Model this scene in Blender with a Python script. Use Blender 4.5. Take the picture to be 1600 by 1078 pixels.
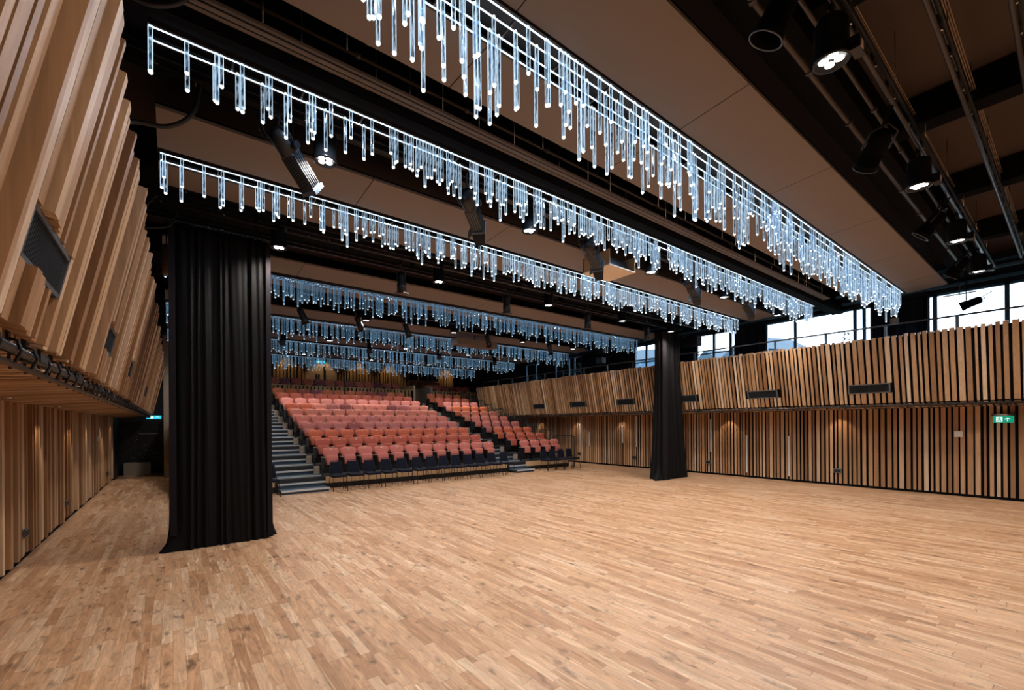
import bpy, math, random
from math import sin, cos, pi, sqrt, atan, atan2, radians
from mathutils import Vector, Matrix

# ------------------------------------------------------------------ clear
for o in list(bpy.data.objects):
    bpy.data.objects.remove(o)
scene = bpy.context.scene
COL = scene.collection
random.seed(11)

# ------------------------------------------------------------------ camera
FPX = 688.0
YAW = atan2(532.0, FPX)
ROLL = -atan(0.0077)
Fv = Vector((sin(YAW), cos(YAW), 0)); R0 = Vector((cos(YAW), -sin(YAW), 0)); Zv = Vector((0, 0, 1))
Rv = cos(ROLL) * R0 + sin(ROLL) * Zv
Uv = -sin(ROLL) * R0 + cos(ROLL) * Zv
cam_d = bpy.data.cameras.new('camera'); cam = bpy.data.objects.new('camera', cam_d); COL.objects.link(cam)
cam_d.sensor_fit = 'HORIZONTAL'; cam_d.sensor_width = 36.0
cam_d.lens = FPX / 1600.0 * 36.0
cam_d.shift_y = (662.0 - 539.0) / 1600.0
cam_d.clip_start = 0.05; cam_d.clip_end = 400
M3 = Matrix((Rv, Uv, -Fv)).transposed()
cam.matrix_world = Matrix.Translation((0, 0, 2.0)) @ M3.to_4x4()
scene.camera = cam

# ------------------------------------------------------------------ view / world
vs = scene.view_settings
vs.view_transform = 'Standard'; vs.look = 'None'; vs.gamma = 1.0; vs.use_curve_mapping = False
vs.exposure = 0.0
scene.cycles.use_denoising = True
scene.cycles.transparent_max_bounces = 24
scene.cycles.max_bounces = 7
scene.cycles.diffuse_bounces = 4
scene.cycles.sample_clamp_indirect = 4.0
world = bpy.data.worlds.new('overcast_sky'); scene.world = world; world.use_nodes = True
bgn = world.node_tree.nodes['Background']
bgn.inputs[0].default_value = (0.78, 0.89, 1.0, 1); bgn.inputs[1].default_value = 5.5

DOWN_W = 270.0      # watts of one ceiling downlight
DOWN_COL = (1.0, 0.88, 0.75)
SOFFIT_W = 26.0
RAIL_E = 2.6
ROW_W = 42.0        # each of the lamps inside a rod row       # emission strength of the LED rails

# ------------------------------------------------------------------ helpers
def tag(o, label=None, cat=None, group=None, kind=None):
    if label: o['label'] = label
    if cat: o['category'] = cat
    if group: o['group'] = group
    if kind: o['kind'] = kind
    return o

def empty(name, loc=(0, 0, 0), rz=0.0):
    o = bpy.data.objects.new(name, None); COL.objects.link(o)
    o.location = loc; o.rotation_euler = (0, 0, rz); o.empty_display_size = 0.1
    return o

class MB:
    def __init__(s): s.v = []; s.f = []; s.m = []; s.s = []
    def face(s, idx, mi=0, sm=False): s.f.append(idx); s.m.append(mi); s.s.append(sm)
    def hexa(s, p, mi=0):
        """8 points: bottom ring 0-3, top ring 4-7"""
        b = len(s.v); s.v += [tuple(q) for q in p]
        for q in ((3, 2, 1, 0), (4, 5, 6, 7), (0, 1, 5, 4), (1, 2, 6, 5), (2, 3, 7, 6), (3, 0, 4, 7)):
            s.face([b + i for i in q], mi)
        return s
    def box(s, x0, x1, y0, y1, z0, z1, mi=0):
        return s.hexa([(x0, y0, z0), (x1, y0, z0), (x1, y1, z0), (x0, y1, z0), (x0, y0, z1), (x1, y0, z1), (x1, y1, z1), (x0, y1, z1)], mi)
    def cyl(s, p0, p1, r, n=10, mi=0, r1=None, caps=True, sm=True):
        p0 = Vector(p0); p1 = Vector(p1); r1 = r if r1 is None else r1
        d = (p1 - p0).normalized(); a = Vector((0, 0, 1)) if abs(d.z) < .9 else Vector((1, 0, 0))
        u = d.cross(a).normalized(); w = d.cross(u)
        b = len(s.v)
        for k in range(n):
            t = 2 * pi * k / n; e = u * cos(t) + w * sin(t)
            s.v.append(tuple(p0 + e * r)); s.v.append(tuple(p1 + e * r1))
        for k in range(n):
            j = (k + 1) % n
            s.face([b + 2 * k, b + 2 * k + 1, b + 2 * j + 1, b + 2 * j], mi, sm)
        if caps:
            s.face([b + 2 * k for k in range(n)], mi); s.face([b + 2 * k + 1 for k in reversed(range(n))], mi)
        return s
    def tube(s, pts, r, n=8, mi=0):
        pts = [Vector(p) for p in pts]; b = len(s.v); N = len(pts)
        prev = None
        for i, p in enumerate(pts):
            d = (pts[min(i + 1, N - 1)] - pts[max(i - 1, 0)]).normalized()
            if prev is None:
                a = Vector((0, 0, 1)) if abs(d.z) < .9 else Vector((1, 0, 0)); u = d.cross(a).normalized()
            else:
                u = (prev - d * prev.dot(d)).normalized()
            prev = u; w = d.cross(u)
            for k in range(n):
                t = 2 * pi * k / n; s.v.append(tuple(p + (u * cos(t) + w * sin(t)) * r))
        for i in range(N - 1):
            for k in range(n):
                j = (k + 1) % n
                s.face([b + i * n + k, b + (i + 1) * n + k, b + (i + 1) * n + j, b + i * n + j], mi, True)
        s.face([b + k for k in range(n)], mi); s.face([b + (N - 1) * n + k for k in reversed(range(n))], mi)
        return s
    def lathe(s, prof, c=(0, 0, 0), n=24, mi=0, M=None):
        """prof: list of (r,z); axis z through c, optional matrix"""
        b = len(s.v); c = Vector(c)
        for (r, z) in prof:
            for k in range(n):
                t = 2 * pi * k / n; p = Vector((r * cos(t), r * sin(t), z))
                if M: p = M @ p
                s.v.append(tuple(p + c))
        for i in range(len(prof) - 1):
            for k in range(n):
                j = (k + 1) % n
                s.face([b + i * n + k, b + i * n + j, b + (i + 1) * n + j, b + (i + 1) * n + k], mi, True)
        return s
    def build(s, name, mats, parent=None):
        me = bpy.data.meshes.new(name); me.from_pydata(s.v, [], s.f)
        if not isinstance(mats, (list, tuple)): mats = [mats]
        for m in mats: me.materials.append(m)
        me.polygons.foreach_set('material_index', s.m); me.polygons.foreach_set('use_smooth', s.s)
        me.update()
        o = bpy.data.objects.new(name, me); COL.objects.link(o)
        if parent: o.parent = parent
        return o

def bevel(o, w=0.01, seg=2):
    m = o.modifiers.new('bevel', 'BEVEL'); m.width = w; m.segments = seg; m.limit_method = 'ANGLE'
    return o

def children_of(o, cache={}):
    return list(o.children)

def copy_tree(o, parent=None):
    c = o.copy(); COL.objects.link(c)
    if parent is not None: c.parent = parent
    for ch in o.children: copy_tree(ch, c)
    return c

ORD = ['first', 'second', 'third', 'fourth', 'fifth', 'sixth', 'seventh', 'eighth', 'ninth', 'tenth', 'eleventh', 'twelfth', 'thirteenth', 'fourteenth', 'fifteenth', 'sixteenth', 'seventeenth', 'eighteenth', 'nineteenth', 'twentieth']

# ------------------------------------------------------------------ materials
def newmat(name):
    m = bpy.data.materials.new(name); m.use_nodes = True
    nt = m.node_tree; nt.nodes.clear()
    out = nt.nodes.new('ShaderNodeOutputMaterial')
    return m, nt, out
def N(nt, t, **kw):
    n = nt.nodes.new(t)
    for k, v in kw.items(): setattr(n, k, v)
    return n
def simple(name, col, rough=.5, metal=0.0, emis=None, es=0.0, noise=0.0, nscale=20, sheen=0.0, spec=.5):
    m, nt, out = newmat(name)
    p = N(nt, 'ShaderNodeBsdfPrincipled'); p.inputs['Roughness'].default_value = rough
    p.inputs['Metallic'].default_value = metal; p.inputs['Specular IOR Level'].default_value = spec
    p.inputs['Base Color'].default_value = (*col, 1)
    if noise > 0:
        tc = N(nt, 'ShaderNodeTexCoord'); nz = N(nt, 'ShaderNodeTexNoise'); nz.inputs['Scale'].default_value = nscale
        nz.inputs['Detail'].default_value = 4
        nt.links.new(tc.outputs['Object'], nz.inputs['Vector'])
        mr = N(nt, 'ShaderNodeMapRange'); mr.inputs['To Min'].default_value = 1 - noise; mr.inputs['To Max'].default_value = 1 + noise
        nt.links.new(nz.outputs['Fac'], mr.inputs['Value'])
        mx = N(nt, 'ShaderNodeVectorMath', operation='SCALE'); mx.inputs[0].default_value = col
        nt.links.new(mr.outputs[0], mx.inputs['Scale']); nt.links.new(mx.outputs[0], p.inputs['Base Color'])
    if sheen: p.inputs['Sheen Weight'].default_value = sheen
    if emis:
        p.inputs['Emission Color'].default_value = (*emis, 1); p.inputs['Emission Strength'].default_value = es
    nt.links.new(p.outputs[0], out.inputs[0])
    return m
def emission(name, col, st, sampled=True):
    m, nt, out = newmat(name); e = N(nt, 'ShaderNodeEmission'); e.inputs[0].default_value = (*col, 1); e.inputs[1].default_value = st
    nt.links.new(e.outputs[0], out.inputs[0])
    if not sampled: m.cycles.emission_sampling = 'NONE'
    return m

def wood_slat(name, stops, grain=(30, 30, 1.2), rough=.55, gain=1.0):
    m, nt, out = newmat(name)
    g = N(nt, 'ShaderNodeNewGeometry'); tc = N(nt, 'ShaderNodeTexCoord')
    ramp = N(nt, 'ShaderNodeValToRGB'); ramp.color_ramp.interpolation = 'LINEAR'
    els = ramp.color_ramp.elements
    while len(els) < len(stops): els.new(.5)
    for e, (p, c) in zip(els, stops): e.position = p; e.color = (c[0] * gain, c[1] * gain, c[2] * gain, 1)
    nt.links.new(g.outputs['Random Per Island'], ramp.inputs[0])
    mp = N(nt, 'ShaderNodeMapping'); mp.inputs['Scale'].default_value = grain
    nt.links.new(tc.outputs['Object'], mp.inputs[0])
    off = N(nt, 'ShaderNodeVectorMath', operation='SCALE'); off.inputs[0].default_value = (13, 7, 31)
    nt.links.new(g.outputs['Random Per Island'], off.inputs['Scale'])
    add = N(nt, 'ShaderNodeVectorMath', operation='ADD'); nt.links.new(mp.outputs[0], add.inputs[0]); nt.links.new(off.outputs[0], add.inputs[1])
    nz = N(nt, 'ShaderNodeTexNoise'); nz.inputs['Scale'].default_value = 1.0; nz.inputs['Detail'].default_value = 5; nz.inputs['Roughness'].default_value = .6
    nz.inputs['Distortion'].default_value = .4
    nt.links.new(add.outputs[0], nz.inputs['Vector'])
    mr = N(nt, 'ShaderNodeMapRange'); mr.inputs['From Min'].default_value = .3; mr.inputs['From Max'].default_value = .7
    mr.inputs['To Min'].default_value = .80; mr.inputs['To Max'].default_value = 1.12
    nt.links.new(nz.outputs['Fac'], mr.inputs['Value'])
    sc = N(nt, 'ShaderNodeVectorMath', operation='SCALE'); nt.links.new(ramp.outputs[0], sc.inputs[0]); nt.links.new(mr.outputs[0], sc.inputs['Scale'])
    p = N(nt, 'ShaderNodeBsdfPrincipled'); p.inputs['Roughness'].default_value = rough
    nt.links.new(sc.outputs[0], p.inputs['Base Color'])
    nt.links.new(p.outputs[0], out.inputs[0])
    return m

LARCH = [(0.0, (.22, .105, .042)), (.22, (.32, .17, .076)), (.5, (.43, .245, .120)), (.78, (.52, .33, .185)), (1.0, (.66, .49, .34))]
M_wood = wood_slat('larch_slats', LARCH)
M_woodh = wood_slat('larch_soffit_slats', LARCH, grain=(1.2, 30, 30))
M_woodback = wood_slat('oak_slats_dark', [(0, (.30, .15, .05)), (.5, (.46, .25, .10)), (1, (.56, .34, .15))])
M_ply = simple('pale_plywood', (.55, .37, .21), .5, noise=.12, nscale=9)
M_black = simple('black_paint', (.006, .006, .008), .6)
M_void = simple('black_backing', (.003, .003, .004), .95, spec=.1)
M_pipe = simple('dark_steel_pipe', (.055, .05, .05), .35, .6)
M_pipeb = simple('brown_grey_pipe', (.06, .05, .045), .45, .4)
M_rail = simple('grey_painted_steel', (.08, .09, .10), .45, .3)
M_ceil = simple('dark_brown_ceiling', (.070, .045, .036), .8, noise=.08, nscale=2)
M_ceilb = simple('black_ceiling', (.004, .004, .005), .9, spec=.12)
M_panel = simple('brown_acoustic_panel', (.185, .145, .120), .7, noise=.05, nscale=1.5)
M_velvet = simple('black_velvet', (.0026, .0026, .0034), .75, sheen=.03, spec=.18)
M_velvet.node_tree.nodes['Principled BSDF'].inputs['Sheen Roughness'].default_value = .4
M_velvet.node_tree.nodes['Principled BSDF'].inputs['Sheen Tint'].default_value = (.35, .30, .36, 1)
M_purple = simple('dark_purple_lining', (.008, .006, .010), .8, spec=.2)
M_drape = simple('navy_window_drape', (.008, .014, .028), .85)
M_navy = simple('navy_chair_fabric', (.005, .007, .019), .85, noise=.2, nscale=60, spec=.2)
M_chairb = simple('black_tube', (.008, .008, .009), .35, .3)
M_alu = simple('aluminium_nosing', (.62, .68, .74), .3, .5)
M_carpet = simple('slate_blue_step_carpet', (.045, .075, .115), .8, noise=.15, nscale=40)
M_riser = simple('black_riser', (.010, .012, .016), .6)
M_endblk = simple('taupe_end_panel', (.30, .25, .20), .6)
M_arm = simple('armrest_highlight', (.42, .32, .24), .45)  # thin highlight on the black armrests, painted as a pale top
M_white = simple('white_plastic', (.75, .74, .70), .5)
M_strip = simple('white_gap_panel', (.62, .66, .68), .3)
M_grille = simple('grille_blade', (.035, .045, .055), .5, .4)
M_gframe = simple('grille_frame', (.13, .14, .15), .45, .5)
M_led = emission('led_lens', (1.0, .98, .95), 7.0, False)
M_rodtip = emission('rod_tip_glow', (.90, .97, 1.0), 2.4, False)
M_railled = emission('led_rail', (.72, .87, 1.0), RAIL_E, False)
M_green = emission('green_sign', (.01, .30, .17), 1.0, False)
M_teal = emission('teal_sign', (.02, .55, .70), 1.2, False)
M_signw = emission('sign_white', (.75, 1.0, .92), 1.0, False)
M_winf = simple('glow_tinted_window_frame', (.035, .13, .24), .4)  # blue glow around the window frames is put into this colour
M_body = simple('black_lamp_body', (.012, .014, .018), .32, .4)
M_bodyblue = simple('grey_ribbed_lamp_body', (.05, .075, .11), .4, .2)
M_glints = simple('bright_steel', (.55, .52, .47), .25, .9)
M_beige = simple('beige_box', (.82, .70, .58), .5)
M_boxwood = simple('box_wood', (.40, .25, .13), .5, noise=.1)
M_roof = simple('slate_roof', (.022, .055, .085), .7, noise=.2, nscale=2)
M_house = simple('blue_grey_render', (.06, .13, .20), .8)
M_leaf = simple('leaves', (.015, .05, .07), .9)
M_ground = simple('outdoor_ground', (.06, .08, .07), .9)
M_brick = simple('black_painted_brick', (.008, .008, .010), .5, noise=.4, nscale=8)
M_glintw = simple('pale_glints', (.30, .30, .30), .4)  # sparkle on the black brick, painted as pale dots
M_red = simple('red_strap', (.35, .04, .03), .6)

# glass rod: clear body, light carried to the rim
m, nt, out = newmat('glass_rod')
lw = N(nt, 'ShaderNodeLayerWeight'); lw.inputs[0].default_value = .45
tc = N(nt, 'ShaderNodeTexCoord'); nz = N(nt, 'ShaderNodeTexNoise'); mp = N(nt, 'ShaderNodeMapping'); mp.inputs['Scale'].default_value = (60, 60, 14)
nz.inputs['Scale'].default_value = 1; nz.inputs['Detail'].default_value = 2
nt.links.new(tc.outputs['Object'], mp.inputs[0]); nt.links.new(mp.outputs[0], nz.inputs['Vector'])
rp = N(nt, 'ShaderNodeMapRange'); rp.inputs['From Min'].default_value = .30; rp.inputs['From Max'].default_value = .80
rp.inputs['To Min'].default_value = .0; rp.inputs['To Max'].default_value = 1.0
nt.links.new(lw.outputs['Facing'], rp.inputs['Value'])
ml = N(nt, 'ShaderNodeMath', operation='MULTIPLY_ADD'); ml.inputs[1].default_value = 1.4; ml.inputs[2].default_value = -.66
nt.links.new(nz.outputs['Fac'], ml.inputs[0])
ad = N(nt, 'ShaderNodeMath', operation='ADD'); ad.use_clamp = True
nt.links.new(rp.outputs[0], ad.inputs[0]); nt.links.new(ml.outputs[0], ad.inputs[1])
em = N(nt, 'ShaderNodeEmission'); em.inputs[0].default_value = (.64, .83, 1.0, 1); em.inputs[1].default_value = 1.7
tr = N(nt, 'ShaderNodeBsdfTransparent'); tr.inputs[0].default_value = (.52, .62, .72, 1)
gl = N(nt, 'ShaderNodeBsdfGlossy'); gl.inputs['Roughness'].default_value = .1
mx = N(nt, 'ShaderNodeMixShader'); nt.links.new(ad.outputs[0], mx.inputs[0]); nt.links.new(tr.outputs[0], mx.inputs[1]); nt.links.new(em.outputs[0], mx.inputs[2])
mx2 = N(nt, 'ShaderNodeMixShader'); mx2.inputs[0].default_value = .06; nt.links.new(mx.outputs[0], mx2.inputs[1]); nt.links.new(gl.outputs[0], mx2.inputs[2])
nt.links.new(mx2.outputs[0], out.inputs[0]); m.cycles.emission_sampling = 'NONE'
M_rod = m
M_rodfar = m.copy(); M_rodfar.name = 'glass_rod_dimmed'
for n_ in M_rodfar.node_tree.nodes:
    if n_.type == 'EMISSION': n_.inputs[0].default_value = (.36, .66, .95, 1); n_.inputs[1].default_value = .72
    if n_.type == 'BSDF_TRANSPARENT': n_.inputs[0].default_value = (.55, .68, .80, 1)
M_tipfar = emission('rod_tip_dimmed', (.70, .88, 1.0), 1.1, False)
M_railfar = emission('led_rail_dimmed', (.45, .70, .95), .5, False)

# window glass
m, nt, out = newmat('window_glass')
tr = N(nt, 'ShaderNodeBsdfTransparent'); tr.inputs[0].default_value = (.93, .97, 1, 1)
gl = N(nt, 'ShaderNodeBsdfGlossy'); gl.inputs['Roughness'].default_value = .02
fr = N(nt, 'ShaderNodeFresnel'); fr.inputs[0].default_value = 1.45
mx = N(nt, 'ShaderNodeMixShader'); nt.links.new(fr.outputs[0], mx.inputs[0]); nt.links.new(tr.outputs[0], mx.inputs[1]); nt.links.new(gl.outputs[0], mx.inputs[2])
nt.links.new(mx.outputs[0], out.inputs[0]); M_glass = m
M_darkglass = simple('dark_control_room_glass', (.02, .03, .035), .1)

# oak strip floor, boards run along Y
def floor_mat():
    m, nt, out = newmat('oak_strip_floor')
    L = nt.links.new
    def math(op, a, b=None, clamp=False):
        n = N(nt, 'ShaderNodeMath', operation=op); n.use_clamp = clamp
        for i, x in enumerate((a, b)):
            if x is None: continue
            if hasattr(x, 'is_linked'): L(x, n.inputs[i])
            else: n.inputs[i].default_value = x
        return n.outputs[0]
    tc = N(nt, 'ShaderNodeTexCoord'); sp = N(nt, 'ShaderNodeSeparateXYZ'); L(tc.outputs['Object'], sp.inputs[0])
    W, LEN = .086, .78
    u = math('DIVIDE', sp.outputs[0], W); row = math('FLOOR', u); fu = math('SUBTRACT', u, row)
    wn = N(nt, 'ShaderNodeTexWhiteNoise', noise_dimensions='1D'); L(row, wn.inputs['W'])
    v = math('ADD', math('DIVIDE', sp.outputs[1], LEN), math('MULTIPLY', wn.outputs['Value'], 7.3))
    # uneven board lengths
    wob = math('MULTIPLY', math('SINE', math('ADD', math('MULTIPLY', v, 2.1), math('MULTIPLY', row, 1.7))), .22)
    v = math('ADD', v, wob)
    cell = math('FLOOR', v); fv = math('SUBTRACT', v, cell)
    cmb = N(nt, 'ShaderNodeCombineXYZ'); L(row, cmb.inputs[0]); L(cell, cmb.inputs[1])
    wn2 = N(nt, 'ShaderNodeTexWhiteNoise', noise_dimensions='3D'); L(cmb.outputs[0], wn2.inputs['Vector'])
    ramp = N(nt, 'ShaderNodeValToRGB'); e = ramp.color_ramp.elements
    cols = [(0, (.40, .215, .115)), (.15, (.47, .265, .150)), (.45, (.54, .325, .190)), (.8, (.59, .375, .235)), (1, (.65, .45, .305))]
    while len(e) < len(cols): e.new(.5)
    for q, (p, c) in zip(e, cols): q.position = p; q.color = (*c, 1)
    L(wn2.outputs['Value'], ramp.inputs[0])
    # grain and figure
    offs = N(nt, 'ShaderNodeVectorMath', operation='SCALE'); L(wn2.outputs['Color'], offs.inputs[0]); offs.inputs['Scale'].default_value = 40
    mp = N(nt, 'ShaderNodeMapping'); mp.inputs['Scale'].default_value = (17, 2.6, 1); L(tc.outputs['Object'], mp.inputs[0])
    ad = N(nt, 'ShaderNodeVectorMath', operation='ADD'); L(mp.outputs[0], ad.inputs[0]); L(offs.outputs[0], ad.inputs[1])
    nz = N(nt, 'ShaderNodeTexNoise'); nz.inputs['Scale'].default_value = 1.0; nz.inputs['Detail'].default_value = 6; nz.inputs['Roughness'].default_value = .62; nz.inputs['Distortion'].default_value = 1.4
    L(ad.outputs[0], nz.inputs['Vector'])
    mr = N(nt, 'ShaderNodeMapRange'); mr.inputs['From Min'].default_value = .3; mr.inputs['From Max'].default_value = .72; mr.inputs['To Min'].default_value = .68; mr.inputs['To Max'].default_value = 1.26
    L(nz.outputs['Fac'], mr.inputs['Value'])
    # knots
    mp2 = N(nt, 'ShaderNodeMapping'); mp2.inputs['Scale'].default_value = (9, 4.0, 1); L(tc.outputs['Object'], mp2.inputs[0])
    ad2 = N(nt, 'ShaderNodeVectorMath', operation='ADD'); L(mp2.outputs[0], ad2.inputs[0])
    offs2 = N(nt, 'ShaderNodeVectorMath', operation='SCALE'); L(wn2.outputs['Color'], offs2.inputs[0]); offs2.inputs['Scale'].default_value = 9
    L(offs2.outputs[0], ad2.inputs[1])
    nk = N(nt, 'ShaderNodeTexNoise'); nk.inputs['Scale'].default_value = 1.0; nk.inputs['Detail'].default_value = 3; nk.inputs['Roughness'].default_value = .55
    L(ad2.outputs[0], nk.inputs['Vector'])
    kr = N(nt, 'ShaderNodeMapRange'); kr.inputs['From Min'].default_value = .58; kr.inputs['From Max'].default_value = .74; kr.inputs['To Min'].default_value = 1.0; kr.inputs['To Max'].default_value = .36
    L(nk.outputs['Fac'], kr.inputs['Value'])
    # sapwood streaks
    mp3 = N(nt, 'ShaderNodeMapping'); mp3.inputs['Scale'].default_value = (26, 1.1, 1); L(tc.outputs['Object'], mp3.inputs[0])
    ad3 = N(nt, 'ShaderNodeVectorMath', operation='ADD'); L(mp3.outputs[0], ad3.inputs[0]); L(offs2.outputs[0], ad3.inputs[1])
    ns = N(nt, 'ShaderNodeTexNoise'); ns.inputs['Scale'].default_value = 1.0; ns.inputs['Detail'].default_value = 2; ns.inputs['Distortion'].default_value = .5
    L(ad3.outputs[0], ns.inputs['Vector'])
    sr = N(nt, 'ShaderNodeMapRange'); sr.inputs['From Min'].default_value = .64; sr.inputs['From Max'].default_value = .74; sr.inputs['To Min'].default_value = 0.0; sr.inputs['To Max'].default_value = .75
    L(ns.outputs['Fac'], sr.inputs['Value'])
    # joints
    gu = math('LESS_THAN', math('MINIMUM', fu, math('SUBTRACT', 1.0, fu)), .013)
    gv = math('LESS_THAN', math('MINIMUM', fv, math('SUBTRACT', 1.0, fv)), .0028)
    gap = math('SUBTRACT', 1.0, math('MULTIPLY', math('MAXIMUM', gu, gv), .45))
    tot = math('MULTIPLY', math('MULTIPLY', mr.outputs[0], kr.outputs[0]), gap)
    mixc = N(nt, 'ShaderNodeMix', data_type='RGBA'); L(sr.outputs[0], mixc.inputs['Factor']); L(ramp.outputs[0], mixc.inputs['A']); mixc.inputs['B'].default_value = (.80, .64, .46, 1)
    sc = N(nt, 'ShaderNodeVectorMath', operation='SCALE'); L(mixc.outputs['Result'], sc.inputs[0]); L(tot, sc.inputs['Scale'])
    p = N(nt, 'ShaderNodeBsdfPrincipled'); L(sc.outputs[0], p.inputs['Base Color'])
    rr = N(nt, 'ShaderNodeMapRange'); rr.inputs['To Min'].default_value = .30; rr.inputs['To Max'].default_value = .44
    L(nz.outputs['Fac'], rr.inputs['Value']); L(rr.outputs[0], p.inputs['Roughness'])
    p.inputs['Specular IOR Level'].default_value = .5
    L(p.outputs[0], out.inputs[0])
    return m
M_floor = floor_mat()

# seat fabrics; some tones hold hall lighting put into the colour
FAB_ = {'rose': (.62, .185, .155), 'brick': (.52, .115, .075), 'rust': (.62, .14, .070), 'mauve': (.48, .155, .145), 'salmon': (.78, .27, .20), 'orange': (.78, .20, .085), 'maroon': (.30, .075, .075), 'pink': (.68, .24, .21)}
FAB = {k: tuple(c * .84 for c in v) for k, v in FAB_.items()}
MF = {k: simple(k + '_seat_fabric', v, .75, noise=.10, nscale=70) for k, v in FAB.items()}

# ================================================================== SETTING
XL, XR = -1.79, 16.43
XBL, XTL, XBR, XTR = -.60, -.235, 15.30, 14.92
ZB, ZT = 2.48, 4.22
ZC = 5.35
Y0, Y1 = -7.0, 24.4

def struct(name, mb, mats, label=None):
    o = mb.build(name, mats); tag(o, label, None, None, 'structure'); return o

struct('floor', MB().box(-2.2, 17.2, Y0 - .2, 29.0, -.12, 0), M_floor, 'oak strip floor across the whole hall')

def slat_list(y0, y1, seed, wmin, wmax, gmin, gmax, dmin, dmax):
    rr = random.Random(seed); y = y0; L = []
    while y < y1:
        w = rr.uniform(wmin, wmax); L.append((y, y + w, rr.uniform(dmin, dmax), rr.uniform(-.02, .025))); y += w + rr.uniform(gmin, gmax)
    return L
SL = slat_list(Y0, 24.0, 3, .045, .11, .028, .062, .045, .125)
SR = slat_list(Y0, 24.0, 5, .045, .105, .034, .060, .055, .068)
VENT_R = [(3.12, 4.05), (5.89, 6.81), (8.62, 9.52), (11.36, 12.25), (14.07, 15.0), (16.9, 17.8), (.35, 1.25)]
VENT_R = VENT_R[:-1]
VENT_L = [(2.85, 3.72), (5.62, 6.5), (8.4, 9.3), (11.2, 12.1), (14.0, 14.9)]

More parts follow.
